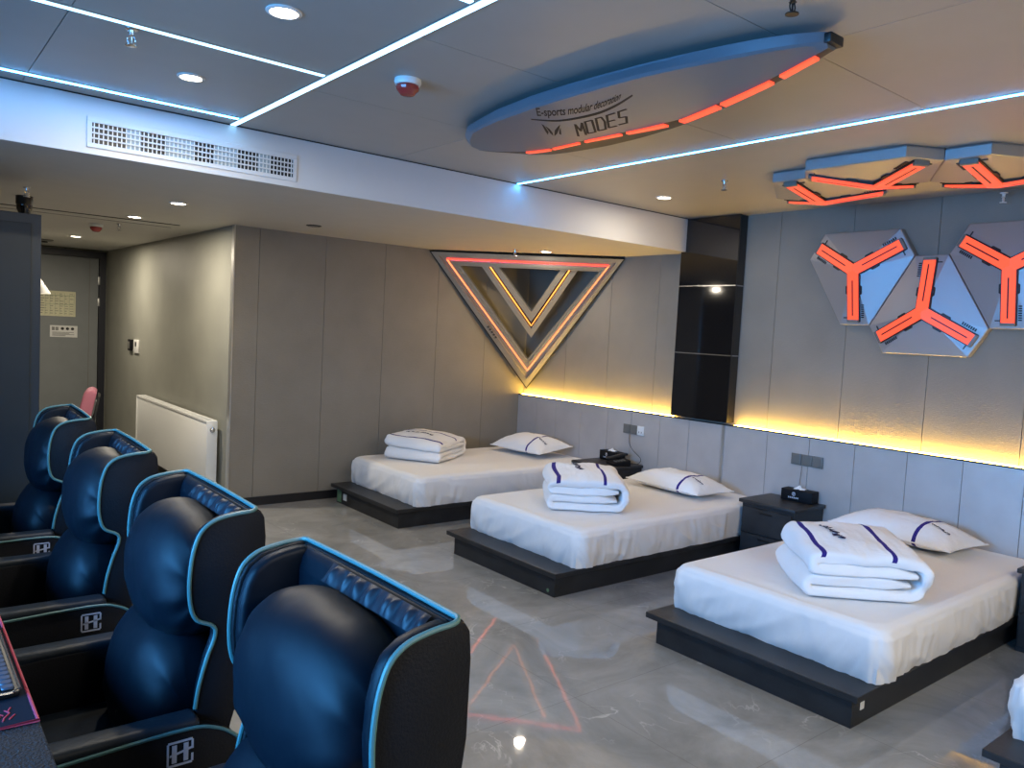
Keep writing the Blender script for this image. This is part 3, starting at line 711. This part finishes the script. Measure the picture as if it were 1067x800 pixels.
# ------------------------------------------------------------------ folded quilts
def glyph_marks(mb, cx, cy, s, rnd, zf, n=5):
    """a clump of short stitched strokes the size of one character"""
    for k in range(n):
        a = rnd.choice((0, PI/2, .5, -.5)); l = s*rnd.uniform(.35, .8); w = s*.11
        x = cx+rnd.uniform(-.28, .28)*s; y = cy+rnd.uniform(-.28, .28)*s
        d = Vector((math.cos(a), math.sin(a))); q = Vector((-d.y, d.x)); c = Vector((x, y))
        P = [c-d*l/2-q*w, c+d*l/2-q*w, c+d*l/2+q*w, c-d*l/2+q*w]
        mb.add([(p.x, p.y, zf(p.x, p.y)+.002) for p in P], [(0, 1, 2, 3)])
def quilt(label, loc, rot, W=.56, D=.52, H=1., seed=1, slump=0.):
    t = thing('folded_quilt', label, 'quilt', loc, rot, 'folded white quilts with navy stripes')
    tz = [.030, .084, .136, .184]; th = .0255
    # centre line of the folded slab
    path = []
    def line(xa, xb, z, n=14):
        for i in range(n): path.append((xa+(xb-xa)*i/n, z))
    def arc(cx, cz, r, a0, a1, n=10, sx=1.):
        for i in range(n): a = a0+(a1-a0)*i/n; path.append((cx+r*math.cos(a)*sx, cz+r*math.sin(a)))
    line(W*.84, .035, tz[1]); arc(.035, (tz[0]+tz[1])/2, (tz[1]-tz[0])/2, PI/2, 3*PI/2)
    line(.035, W-.085, tz[0]); arc(W-.085, (tz[0]+tz[3])/2, (tz[3]-tz[0])/2, -PI/2, PI/2, 16, .8)
    i4 = len(path); line(W-.085, .035, tz[3], 60); i5 = len(path)
    arc(.035, (tz[2]+tz[3])/2, (tz[3]-tz[2])/2, PI/2, 3*PI/2); line(.035, W*.86, tz[2]); path.append((W*.86, tz[2]))
    n = len(path); nrm = []
    for i in range(n):
        a = Vector(path[max(i-1, 0)]); b = Vector(path[min(i+1, n-1)]); d = (b-a).normalized(); nrm.append(Vector((-d.y, d.x)))
    rnd = random.Random(seed)
    def warp(x, y, z, e):
        """e: edge softness 0..1 along y"""
        k = z/.21; dome = .044*math.sin(PI*min(max(x/W, 0), 1))*math.sin(PI*min(max(y/D, 0), 1))**.6
        zz = z*H*(1-.17*(1-min(max(y/D, 0), 1)))+dome*k*k*.8+.012*noise.noise(Vector((x*7+seed, y*7, z*8)))*k+.004*noise.noise(Vector((x*19+seed, y*15, z*20)))*k
        xx = x+.018*noise.noise(Vector((y*4, z*18, seed)))+slump*k*.05
        yy = y+.018*noise.noise(Vector((x*5, z*22, seed+5)))+.010*math.sin(z*60+seed)*(1 if y < D/2 else -1)*.6
        return (xx, yy, max(zz, .002))
    NV = 22; ys = [D*(.5-.5*math.cos(PI*j/(NV-1))) for j in range(NV)]
    mb = MB(); v = []
    for i in range(n):
        endf = min(1, .35+i*.22, .35+(n-1-i)*.22)
        for side in (1, -1):
            for j, y in enumerate(ys):
                ed = min(j, NV-1-j); puff = (.35, .72, .93)[ed] if ed < 3 else 1
                tt = th*puff*endf*(1+.10*noise.noise(Vector((i*.3, y*9, side+seed))))
                x = path[i][0]+nrm[i].x*tt*side; z = path[i][1]+nrm[i].y*tt*side
                v.append(warp(x, y, z, 0))
    def idx(i, s, j): return (i*2+s)*NV+j
    f = []; mi = []
    s1 = (.045, .068); s2 = (.365, .388)
    for i in range(n-1):
        xm = (path[i][0]+path[i+1][0])/2
        for s in (0, 1):
            for j in range(NV-1):
                f.append((idx(i, s, j), idx(i+1, s, j), idx(i+1, s, j+1), idx(i, s, j+1)))
                top = i4 <= i < i5+3 and s == 1
                mi.append(1 if top and (s1[0] < xm < s1[1] or s2[0] < xm < s2[1]) else 0)
        for j in (0, NV-1): f.append((idx(i, 0, j), idx(i+1, 0, j), idx(i+1, 1, j), idx(i, 1, j))); mi.append(0)
    for i in (0, n-1):
        for j in range(NV-1): f.append((idx(i, 0, j), idx(i, 0, j+1), idx(i, 1, j+1), idx(i, 1, j))); mi.append(0)
    o = len(mb.v); mb.v += v; mb.f += f; mb.mi += mi
    q = mb.build('quilt', ['quilt', 'stripe'], t, angle=80)
    def zf(x, y): return warp(x, y, tz[3]+th, 0)[2]
    mb = MB()
    for k in range(6): glyph_marks(mb, .205+.004*k, .41-.044*k, .046, rnd, zf, 8)
    mb.build('embroidered_characters', 'ink', t, smooth=False)
    return t
quilt('folded white quilt on the nearest full bed, largest of the quilts', (3.457, 1.966, .403), math.radians(-44), .575, .54, 1.20, 3, 1.)
quilt('folded white quilt on the middle bed, seen from its folded end', (3.545, 3.908, .403), math.radians(-38), .55, .50, 1.18, 5)
quilt('folded white quilt on the far corner bed', (3.85, 5.698, .403), math.radians(33), .64, .54, 1.02, 8)

# ------------------------------------------------------------------ pillows
def pillow(label, loc, rot, L=.78, D=.46, T=.075, tilt=(0, 0), seed=1):
    t = thing('pillow', label, 'pillow', loc, None, 'white pillows with one navy stripe')
    t.rotation_euler = (tilt[0], tilt[1], rot)
    hx, hy = D/2, L/2
    def sh(a, b, side):
        # a along depth, b along length, both -1..1 ; corners stick out, edges pinch in
        ea = 1-.07*(1-b*b)*a*a; eb = 1-.06*(1-a*a)*b*b
        x = a*hx*ea; y = b*hy*eb
        k = (max(0, 1-abs(a)**2.4)**.62)*(max(0, 1-abs(b)**3.)**.62)
        z = T*k*(1+.10*noise.noise(Vector((a*2.3, b*3, seed))))+.004*noise.noise(Vector((a*9, b*12, seed+3)))*(1 if k > .02 else 0)
        if side < 0: z = -z*.45
        z -= .018*(abs(b)**4)*0
        return (x, y, z+T*.45+.004)
    N1, N2 = 34, 64
    def cs(k): return -1+2*k
    ub = lambda j: cs(j/(N2-1))
    def smi(i, j): b = ub(j+.5); return 1 if -.47 < b < -.41 else 0
    mb = MB()
    mb.grid(lambda u, v: sh(cs(u), cs(v), 1), N1, N2, mi=smi)
    mb.grid(lambda u, v: sh(cs(u), cs(v), -1), N1, N2, mi=smi)
    mb.build('pillowcase', ['quilt', 'stripe'], t, angle=75)
    rnd = random.Random(seed); m2 = MB()
    zf = lambda x, y: sh(x/hx, y/hy, 1)[2]
    for k in range(6): glyph_marks(m2, -.055-.004*k, -.52*hy-k*.021, .024, rnd, zf, 5)
    m2.build('embroidered_characters', 'ink', t, smooth=False)
    m3 = MB()
    pts = [sh(a, b, 1) for a, b in [(-1, -1+2*i/20) for i in range(20)]+[(-1+2*i/14, 1) for i in range(14)]+[(1, 1-2*i/20) for i in range(20)]+[(1-2*i/14, -1) for i in range(14)]]
    m3.tube(pts, .004, 6, closed=True); m3.build('seam', 'quilt', t)
    return t
pillow('white striped pillow on the nearest full bed', (5.08, 2.22, .404), math.radians(-6), .80, .44, .115, (0, 0), 2)
pillow('white striped pillow on the middle bed', (4.98, 3.96, .404), math.radians(-3), .76, .42, .105, (0, 0), 4)
pillow('white striped pillow on the far corner bed', (5.06, 5.88, .43), math.radians(4), .70, .46, .11, (0, math.radians(-6)), 6)

# ------------------------------------------------------------------ nightstands and what stands on them
def nightstand(label, x0, y0, y1, z=.46):
    t = thing('nightstand', label, 'nightstand', ((x0+XW)/2, (y0+y1)/2, 0), group='black bedside cabinets')
    hx = (XW-.002-x0)/2; hy = (y1-y0)/2
    MB().box(-hx+.025, hx, -hy+.018, hy-.018, .0, z-.026, .002, 1).build('body', 'platform', t, smooth=False)
    MB().box(-hx, hx, -hy, hy, z-.026, z, .004).build('top', 'platform', t)
    for a, b in ((.035, .215), (.225, .41)):
        d = MB().box(-hx+.008, -hx+.0245, -hy+.03, hy-.03, a*z/.46, b*z/.46, .002, 1).build('drawer', 'platform', t, smooth=False)
        MB().box(-hx+.001, -hx+.0075, -.05, .05, (b-.035)*z/.46, (b-.022)*z/.46, .002, 1).build('handle', 'dark_metal', d)
    return t
nightstand('black nightstand holding the tissue box and telephone, nearest the corner', 4.94, 4.69, 5.17)
nightstand('black nightstand holding a lone tissue box, in the middle of the headboard wall', 4.97, 2.925, 3.385)
nightstand('black nightstand cut off by the right edge of the photo', 4.83, 1.05, 1.503)

def tissue_box(label, loc, rot):
    t = thing('tissue_box', label, 'tissue box', loc, rot, 'black tissue boxes with white print')
    MB().box(-.055, .055, -.12, .12, 0, .085, .004).build('box', 'shell', t)
    # emblem and line of print on the face towards the room (-x)
    mb = MB()
    for k in range(20):
        a, b = 2*PI*k/20, 2*PI*(k+1)/20; r0, r1 = .011, .0145
        mb.add([(-.0565, r*math.cos(q)+.02, .055+r*math.sin(q)) for r, q in ((r0, a), (r1, a), (r1, b), (r0, b))], [(0, 1, 2, 3)])
    mb.box(-.0565, -.056, .017, .023, .044, .066).box(-.0565, -.056, .013, .027, .058, .062)
    for k in range(6): mb.box(-.0565, -.056, -.018+k*.014, -.009+k*.014, .022, .033)
    mb.build('white_print', 'silver', t, smooth=False)
    mb = MB(); mb.box(-.012, .012, -.06, .06, .0851, .0858); mb.build('slot', 'black', t, smooth=False)
    def ts(u, v):
        a = (u-.5)*2; b = (v-.5)*2
        return (a*.016+.01*math.sin(b*5), b*.04, .086+.030*(1-abs(a)**1.5)*(.75+.25*math.sin(b*4+1))*(1-b*b*.5))
    MB().grid(ts, 14, 22).build('tissue', 'tissue', t)
    return t
tissue_box('black tissue box alone on the middle nightstand', (5.315, 3.10, .461), math.radians(5))
tissue_box('black tissue box beside the telephone', (5.30, 5.00, .461), math.radians(-6))

t = thing('telephone', 'black desk telephone on the nightstand nearest the corner', 'telephone', (5.17, 4.80, .461), math.radians(-25))
MB().prism([(-.09, -.075, 0), (.09, -.075, 0), (.09, -.075, .052), (-.09, -.075, .022)], (0, .15, 0), .005).build('base', 'shell', t)
mb = MB().prism([(-.095, .02, .04), (-.055, .02, .05), (-.04, .02, .042), (.05, .02, .062), (.065, .02, .075), (.10, .02, .08), (.10, .02, .10), (.05, .02, .095), (-.06, .02, .065), (-.095, .02, .06)], (0, .045, 0), .005)
mb.build('handset', 'black', t)
mb = MB()
for i in range(4):
    for j in range(3): x = -.05+i*.026; mb.box(x, x+.016, -.062+j*.022, -.047+j*.022, .033+i*.004, .039+i*.004)
mb.build('keypad', 'grey_plastic', t, smooth=False)
def cable(pts, r, label, mat, name='cable'):
    o = MB().tube(sm(pts, 8), r, 6).build(name, mat); tag(o, label, 'cable'); return o
cable([(XW-.012, 4.87, .72), (XW-.02, 4.86, .64), (XW-.03, 4.80, .58), (XW-.035, 4.70, .52), (XW-.06, 4.70, .475), (5.28, 4.74, .468), (5.27, 4.78, .47)], .0022, 'thin black telephone cord hanging from the wall sockets', 'black', 'telephone_cable')
cable([(XW-.010, 3.135, .712), (XW-.012, 3.14, .62), (XW-.014, 3.145, .54), (5.36, 3.15, .552)], .002, 'thin pale cord hanging from the sockets behind the tissue box', 'grey_plastic', 'charging_cable')

def socket_plate(y, z, mat, label, holes=False, w=.082, h=.084):
    t = thing('wall_socket', label, 'socket', (XW-.0005, y, z), group='square sockets on the headboard wainscot')
    MB().box(-.009, 0, -w/2, w/2, -h/2, h/2, .003).build('plate', mat, t)
    MB().box(-.0115, -.009, -w*.36, w*.36, -h*.36, h*.36, .001, 1).build('rocker', mat, t)
    if holes:
        mb = MB()
        for yy in (-.014, .014): mb.box(-.0122, -.0116, yy-.003, yy+.003, -.022, -.006)
        mb.build('plug_slots', 'black', t, smooth=False)
socket_plate(4.915, .765, 'grey_plastic', 'dark grey socket plate, left of the pair beside the white socket')
socket_plate(4.830, .765, 'grey_plastic', 'dark grey socket plate touching the white socket')
socket_plate(4.745, .765, 'white_plastic', 'white wall socket above the telephone', True)
socket_plate(3.188, .758, 'grey_plastic', 'left plate of the three grey sockets above the middle nightstand')
socket_plate(3.101, .758, 'grey_plastic', 'centre plate of the three grey sockets above the middle nightstand')
socket_plate(3.014, .758, 'grey_plastic', 'right plate of the three grey sockets above the middle nightstand')

# ------------------------------------------------------------------ radiator
t = thing('radiator', 'white panel radiator mounted low on the corridor wall', 'radiator', (2.2, 7.87, .10))
MB().box(-.04, -.028, -1.14, 1.14, 0, .60, .004).build('front_panel', 'white_enamel', t)
MB().box(.03, .042, -1.13, 1.13, .02, .58, .004).build('rear_panel', 'white_enamel', t)
for s in (-1, 1): MB().box(-.045, .045, s*1.155-.012, s*1.155+.012, .03, .615, .004).build('side_cover', 'white_enamel', t)
mb = MB(); mb.box(-.045, -.034, -1.155, 1.155, .60, .616).box(.034, .045, -1.155, 1.155, .60, .616)
for i in range(90): y = -1.14+i*2.28/89; mb.box(-.034, .034, y-.004, y+.004, .603, .614)
mb.build('top_grille', 'white_enamel', t, smooth=False)
mb = MB()
for i in range(60): y = -1.12+i*2.24/59; mb.box(-.028, .03, y-.002, y+.002, .03, .57)
mb.build('convector_fins', 'grey_plastic', t, smooth=False)
MB().lathe([(.012, 0), (.022, -.004), (.022, -.012), (.012, -.016)], (0, -1.168, .54), 14, 'y').build('bleed_plug', 'chrome', t)
mb = MB().tube([(.02, -1.15, .05), (.02, -1.21, .05), (.02, -1.21, -.1)], .010, 10).lathe([(.018, -.03), (.018, .04), (.012, .05)], (.02, -1.21, .05), 14)
mb.build('valve', 'white_plastic', t)
mb = MB()
for y in (-.9, .9): mb.box(.04, .072, y-.02, y+.02, .1, .5)
mb.build('wall_bracket', 'white_enamel', t, smooth=False)

# thermostat and switch on the corridor wall
t = thing('light_switch', 'small black switch box on the corridor wall', 'switch', (XC-.001, 9.80, 1.22))
MB().box(-.03, 0, -.07, .07, -.065, .065, .005).build('plate', 'shell', t)
MB().box(-.036, -.03, -.03, .03, -.04, .04, .003).build('knob', 'grey_plastic', t)
t = thing('thermostat', 'white thermostat panel beside the black switch box on the corridor wall', 'thermostat', (XC+.001, 9.55, 1.215))
MB().box(-.02, 0, -.10, .10, -.075, .075, .005).build('housing', 'white_plastic', t)
MB().box(-.0215, -.02, -.03, .03, 0, .05).build('display', 'black', t, smooth=False)

# ------------------------------------------------------------------ posters on the door
t = thing('wall_poster', 'cream printed timetable poster on the grey door', 'poster', (1.66, YD-.037, 1.655))
MB().box(-.26, .26, -.004, 0, -.155, .155).build('sheet', 'paper', t, smooth=False)
rnd = random.Random(3)
for r in range(9):
    z = .12-r*.03; mb = MB()
    for c in range(9):
        x = -.235+c*.054
        if c < 3: mb.box(x, x+rnd.uniform(.03, .05), -.0048, -.004, z-.005, z+.004)
        elif rnd.random() < .8: mb.box(x, x+rnd.uniform(.015, .04), -.0048, -.004, z-.003, z+.003)
    mb.build('text_line', 'grey_plastic', t, smooth=False)
mb = MB()
for c in range(7): mb.box(-.07+c*.052, -.068+c*.052, -.0049, -.004, -.14, .13)
mb.box(-.07, .245, -.0049, -.004, -.01, -.007).box(-.07, .245, -.0049, -.004, .098, .102)
mb.build('table_lines', 'green', t, smooth=False)
t = thing('door_sign', 'small white notice with black pictograms below the poster on the door', 'sign', (1.795, YD-.037, 1.315))
MB().box(-.15, .15, -.004, 0, -.072, .072, .001).build('sheet', 'paper_white', t, smooth=False)
mb = MB()
for x in (-.115, -.075):
    for dx, dz, w, h in ((-.015, .03, .03, .006), (-.015, .045, .03, .005), (-.015, .012, .03, .006), (-.015, .012, .006, .04), (.01, .012, .005, .04), (-.003, .012, .006, .04)):
        mb.box(x+dx, x+dx+w, -.0048, -.004, dz, dz+h)
for x in (-.015, .04, .095): mb.lathe([(.018, 0), (.018, -.0048), (.001, -.0048)], (x, 0, .034), 16, 'y')
for r in range(4): mb.box(-.125, (.11, .06, .115, .02)[r], -.0048, -.004, -.015-r*.013, -.010-r*.013)
mb.build('pictograms', 'print', t, smooth=False)

# pendant lamp by the door
t = thing('pendant_lamp', 'small white conical pendant lamp in front of the grey door', 'lamp', (1.19, 9.0, SO))
MB().tube([(0, 0, 0), (0, 0, -.42)], .004, 6).build('cord', 'black', t)
MB().lathe([(.012, -.41), (.03, -.43), (.15, -.62), (.148, -.622), (.028, -.435), (.012, -.42)], n=28).build('shade', 'paper_white', t)
MB().lathe([(.10, -.60), (.13, -.612), (.13, -.618), (.001, -.62)], n=24).build('bulb_diffuser', 'lamp', t)

# ------------------------------------------------------------------ blue cabinet
t = thing('tall_cabinet', 'tall slate blue panelled cabinet at the left edge behind the armchairs', 'cabinet', (.10, 5.5, 0))
MB().box(-.62, .637, -.2, .25, 0, 2.131, .003).build('body', 'cabinet_edge', t, smooth=False)
MB().box(-.02, .585, -.212, -.2, .08, 2.075, .002).build('door_panel', 'cabinet', t, smooth=False)
MB().box(-.57, -.04, -.212, -.2, .08, 2.075, .002).build('door_panel', 'cabinet', t, smooth=False)
MB().box(.0, .015, -.235, -.212, 1.0, 1.15, .004).build('handle', 'dark_metal', t)

# ------------------------------------------------------------------ armchairs
def armchair():
    t = thing('gaming_armchair', '', 'armchair', (.42, 0, 0), group='padded gaming armchairs in a row at the desk')
    ox = -.42
    def X(p): return [(q[0]+ox, q[1], q[2]) for q in p]
    w = .298
    # side outline of back + wing (x, z)
    prof = [(.60, .30), (.612, .56), (.618, .66), (.636, .74), (.656, .80), (.650, .828), (.612, .850), (.596, .885), (.592, .94), (.596, 1.0), (.606, 1.045), (.622, 1.075), (.652, 1.095),
            (.70, 1.104), (.745, 1.110), (.765, 1.106), (.776, 1.09), (.781, 1.04), (.780, .90), (.764, .78), (.742, .69), (.705, .57), (.68, .45), (.67, .30)]
    mb = MB()
    for s in (-1, 1):
        mb.prism(X([(x, s*w, z) for x, z in prof]), (0, -s*.016, 0), .005, 2)
    bp = [(.655, .30), (.665, .45), (.69, .57), (.727, .69), (.749, .78), (.765, .90), (.765, 1.04), (.758, 1.085), (.748, 1.104), (.757, 1.110), (.768, 1.107), (.779, 1.09), (.784, 1.04), (.783, .90), (.767, .78), (.745, .69), (.708, .57), (.683, .45), (.673, .30)]
    mb.prism(X([(x, -w+.012, z) for x, z in bp]), (0, 2*w-.024, 0), .003, 1)
    o = mb.build('backrest', 'shell', t, angle=35)
    # padded navy lining: wings and back
    lin = [(x+(.002 if x < .7 else -.014), z-(.002 if z > 1 else 0)) for x, z in prof if z > .40]
    for s in (-1, 1): MB().prism(X([(x, s*(w-.014), z) for x, z in lin]), (0, -s*.034, 0), .014, 4).build('wing_padding', 'leather_in', o, angle=50)
    mb = MB()
    bl = [(.62, .40), (.66, .57), (.69, .69), (.712, .80), (.722, .90), (.724, 1.0), (.724, 1.06), (.732, 1.09), (.742, 1.102), (.750, 1.106), (.758, 1.085), (.762, 1.04), (.762, .90), (.746, .78), (.72, .69), (.685, .57), (.655, .40)]
    mb.prism(X([(x, -w+.03, z) for x, z in bl]), (0, 2*w-.06, 0), .004, 2)
    mb.build('back_padding', 'leather_in', o, angle=50)
    # teal piping: near wing edge, over the top, down the far wing
    edge = [(.612, .625), (.620, .68), (.637, .745), (.656, .80), (.651, .828), (.612, .850), (.596, .885), (.591, .94), (.595, 1.0), (.605, 1.045), (.621, 1.076), (.652, 1.097), (.70, 1.107), (.738, 1.110)]
    L1 = [(x, -w, z) for x, z in edge]; L2 = [(x, w, z) for x, z in reversed(edge)]
    topl = [(.755, -w+.012, 1.113), (.758, -w+.05, 1.113), (.758, 0, 1.116), (.758, w-.05, 1.113), (.755, w-.012, 1.113)]
    MB().tube(sm(X(L1+topl+L2), 5), .0052, 8).build('piping', 'piping', o)
    # gathered strap behind the head cushion
    def ruf(u, v):
        y = -.245+.36*u; k = (v-.5)*2
        rf = (.5+.5*math.sin(u*42+1.5*math.sin(u*9)))
        out = .006+.011*rf*(1-k*k)+.003*math.sin(u*91)*(1-k*k)
        return (.722+ox+.014*k-out*.45, y+.004*math.sin(u*30+k), 1.086+.016*k+out*.75)
    MB().grid(ruf, 90, 9).build('gathered_strap', 'leather', o, angle=70)
    # cushions: rounded blobs
    def blob(cx, cy, cz, rx, ry, rz, ex, ey, name, tilt=0, sag=0., ridge=0., mat='leather_in', seed=0):
        n1, n2 = 40, 56
        def sp(a, e): return math.copysign(abs(a)**e, a)
        def fn(u, v):
            th = -PI/2+PI*u; ph = 2*PI*v
            ct = max(math.cos(th), 0)**.62; x = ct*sp(math.cos(ph), ex); y = sp(math.sin(th), ey); z = ct*sp(math.sin(ph), ex)
            k = 1+.035*noise.noise(Vector((x*1.7+seed, y*2.2, z*1.7)))
            px, py, pz = x*rx*k, y*ry, z*rz*k
            # pinched wrinkles towards the two ends, lower front
            wr = abs(y)**4*.006*math.sin(ph*9+seed+y*2)+.007*ridge*math.sin(z*11+y*5+2*noise.noise(Vector((y*3, z*2, seed))))*max(0, -x)*max(0, -z+.05)*abs(y)
            px += wr; pz += wr*.6
            ca, sa = math.cos(tilt), math.sin(tilt); qx = px*ca-pz*sa; qz = px*sa+pz*ca
            return (cx+qx+ox, cy+py, cz+qz)
        return MB().grid(fn, n1, n2, cv=True).build(name, mat, t, angle=80)
    blob(.655, 0, .905, .124, .236, .176, .88, .86, 'head_cushion', tilt=math.radians(-6), ridge=1, seed=1)
    blob(.612, 0, .600, .125, .238, .195, .90, .82, 'lumbar_cushion', tilt=math.radians(-10), ridge=1.3, seed=4)
    # seat
    MB().box(.10+ox, .68+ox, -.258, .258, .30, .455, .045, 4).build('seat_cushion', 'leather_in', t)
    MB().box(.12+ox, .66+ox, -.262, .262, .10, .305, .012, 2).build('seat_base', 'shell', t)
    for sx in (.17, .67):
        for sy in (-.25, .25):
            MB().lathe([(.028, .1), (.028, .09), (.02, 0), (.001, 0)], (sx+ox, sy, 0), 14).build('leg', 'dark_metal', t)
    for s in (-1, 1):
        yi, yo = s*.266, s*.345
        sp_ = [(.09, .12), (.09, .575), (.11, .586), (.40, .600), (.60, .600), (.645, .588), (.680, .568), (.712, .535), (.728, .49), (.728, .12)]
        a = MB().prism(X([(x, yo, z) for x, z in sp_]), (0, yi-yo, 0), .006, 2).build('armrest', 'shell', t, angle=35)
        MB().box(.10+ox, .615+ox, min(yi, yo)+.003, max(yi, yo)-.003, .575, .622, .017, 4).build('arm_pad', 'arm_pad', a)
        pp = [(.09, .575), (.11, .587), (.30, .594), (.50, .602), (.60, .601), (.645, .589), (.681, .569), (.713, .536), (.729, .48), (.729, .30)]
        MB().tube(sm(X([(x, yo, z) for x, z in pp]), 5), .0045, 7).build('piping', 'piping', a)
        # stitched emblem: rounded square with an H crossed by a swoosh
        em_ = MB(); yf = yo+s*.0015; cx, cz, h = .565+ox, .548, .031
        def bar(x0, x1, z0, z1, sl=0.): em_.prism([(cx+x0, yo, cz+z0), (cx+x1, yo, cz+z0+sl), (cx+x1, yo, cz+z1+sl), (cx+x0, yo, cz+z1)], (0, s*.0018, 0))
        bar(-h, -h+.005, -h+.004, h-.004); bar(h-.005, h, -h+.004, -.008); bar(h-.005, h, .004, h-.004); bar(-h+.003, h-.003, h-.005, h); bar(-h+.003, h-.003, -h, -h+.005)
        bar(-.019, -.008, -.022, .022); bar(.008, .019, -.022, .022); bar(-.024, .03, -.006, -.001, .011)
        e_ = em_.build('stitched_emblem', 'silver', a, smooth=False)
    return t
ch = armchair()
chairs = [(1.33, 'nearest black gaming armchair with teal piping, largest in the foreground'), (2.235, 'second black gaming armchair from the front, arm emblem at the bottom edge'),
          (3.225, 'third black gaming armchair from the front, in front of the white radiator'), (4.215, 'farthest black gaming armchair with teal piping, beside the blue cabinet')]
for i, (y, lb) in enumerate(chairs):
    c = ch if i == 0 else copy_tree(ch)
    place(c, (.42, y, 0), (math.radians(1.5), 0, math.radians(-1), math.radians(-2))[i], lb)

# pink chair near the door
t = thing('office_chair', 'pink upholstered chair whose back shows between the armchairs and the door', 'chair', (1.30, 7.9, 0), math.radians(-12))
mb = MB().prism([(.02, -.2, .46), (.09, -.2, .62), (.14, -.2, .84), (.17, -.2, .885), (.215, -.2, .895), (.25, -.2, .87), (.235, -.2, .80), (.20, -.2, .62), (.14, -.2, .45)], (0, .40, 0), .016, 3)
mb.build('backrest', 'pink', t)
MB().prism([(.255, -.18, .845), (.275, -.18, .83), (.235, -.18, .60), (.175, -.18, .45), (.15, -.18, .46), (.222, -.18, .65)], (0, .36, 0), .004).build('back_shell', 'black', t)
MB().box(-.33, .15, -.22, .22, .42, .50, .03, 3).build('seat', 'pink', t)
MB().lathe([(.03, .12), (.025, .42)], (-.09, 0, 0), 14).build('column', 'dark_metal', t)
for k in range(5):
    a = 2*PI*k/5
    l = MB().tube([(-.09, 0, .12), (-.09+.26*math.cos(a), .26*math.sin(a), .06)], .018, 8).build('leg', 'dark_metal', t)
    MB().lathe([(.025, -.012), (.028, 0), (.025, .012)], (-.09+.27*math.cos(a), .27*math.sin(a), .028), 12, 'y').build('wheel', 'black', l)

# ------------------------------------------------------------------ desk, mouse mat, keyboard
t = thing('computer_desk', 'long black computer desk with woven texture top at the lower left edge', 'desk', (-.15, 2.2, 0))
MB().box(-.40, .41, -1.75, 2.75, .715, .75, .006, 2).build('desktop', 'desk', t)
for y in (-1.6, .5, 2.6): MB().box(-.34, .10, y-.02, y+.02, 0, .715, .003).build('leg', 'dark_metal', t)
MB().box(-.36, -.34, -1.6, 2.6, .35, .70).build('modesty_panel', 'dark_metal', t, smooth=False)
t = thing('mouse_mat', 'large black desk mat with red stitched edge under the keyboard', 'desk mat', (.035, 2.33, .7515))
MB().box(-.19, .22, -.53, .53, 0, .004, .0015, 1).build('cloth', 'pad', t)
mb = MB().tube([(-.19, -.53, .003), (.22, -.53, .003), (.22, .53, .003), (-.19, .53, .003)], .004, 8, closed=True); mb.build('stitched_edge', 'pad_red', t)
mb = MB(); rnd = random.Random(11)
for a, b, c, d in ((0, 0, .02, .012), (.02, .012, .035, .004), (.012, .0, .03, -.012), (-.01, .008, .008, .02), (.0, -.01, .02, -.004), (.03, .01, .045, .016), (-.014, -.004, 0, 0)):
    mb.tube([(.165+b, -.49+a, .0045), (.165+d, -.49+c, .0045)], .0016, 5)
mb.build('red_emblem', 'pad_red', t)
t = thing('keyboard', 'dark mechanical keyboard with pale metal edge lying on the desk mat', 'keyboard', (.155, 2.155, .7562))
MB().box(-.075, .085, -.225, .225, 0, .014, .005, 2).build('case', 'dark_metal', t)
MB().tube([(.085, .225, .012), (.085, -.21, .012), (.07, -.225, .012), (-.075, -.225, .012)], .0035, 6).build('metal_edge', 'chrome', t)
kp = []
for r in range(5):
    for c in range(17):
        k = MB().box(-.068+r*.0295, -.043+r*.0295, -.217+c*.0256, -.195+c*.0256, .014, .0215, .003, 1).build('keycap', 'keys', t) if (r, c) == (0, 0) else None
        if k is not None: k0 = k
        else:
            q = k0.copy(); COL.objects.link(q); q.parent = t; q.location = (r*.0295, c*.0256, 0)
cable([(.02, 3.42, .752), (.18, 3.36, .756), (.28, 3.30, .765), (.315, 3.21, .758), (.27, 3.16, .752), (.15, 3.18, .754), (.0, 3.22, .754)], .0022, 'thin pale cable looping over the desk edge between the armchairs', 'silver', 'looped_cable')
# ------------------------------------------------------------------ added fill lights: blue from the left, warm from overhead
def area(name, loc, target, sx, sy, e, col, spread=180):
    l = bpy.data.lights.new(name, 'AREA'); l.shape = 'RECTANGLE'; l.size = sx; l.size_y = sy; l.energy = e; l.color = col; l.spread = math.radians(spread)
    o = bpy.data.objects.new(name, l); COL.objects.link(o); o.location = loc
    o.rotation_euler = (Vector(target)-Vector(loc)).to_track_quat('-Z', 'Y').to_euler(); return o
area('added_blue_fill', (XL+.05, 2.0, 1.55), (3., 2.3, .35), 3.4, 1.2, 96, (.08, .41, 1.), 110)  # added blue fill aimed at the bed ends, not a known source
area('added_room_fill', (2.2, -1.2, CE-.05), (2.2, -.9, 0), 3., 1.2, 75, (1., .90, .74))  # added warm fill without a fixture, standing in for unseen lamps
w = bpy.data.worlds.new('world'); SC.world = w; w.use_nodes = True
w.node_tree.nodes['Background'].inputs['Color'].default_value = (.35, .6, 1, 1); w.node_tree.nodes['Background'].inputs['Strength'].default_value = .6

# ------------------------------------------------------------------ render look
SC.view_settings.view_transform = 'Standard'; SC.view_settings.look = 'None'; SC.view_settings.gamma = 1
SC.view_settings.use_curve_mapping = False; SC.view_settings.exposure = .85
cy = SC.cycles
try:
    cy.use_denoising = True; cy.max_bounces = 8; cy.diffuse_bounces = 5; cy.glossy_bounces = 4; cy.sample_clamp_indirect = 6; cy.caustics_reflective = False; cy.caustics_refractive = False
except Exception: pass
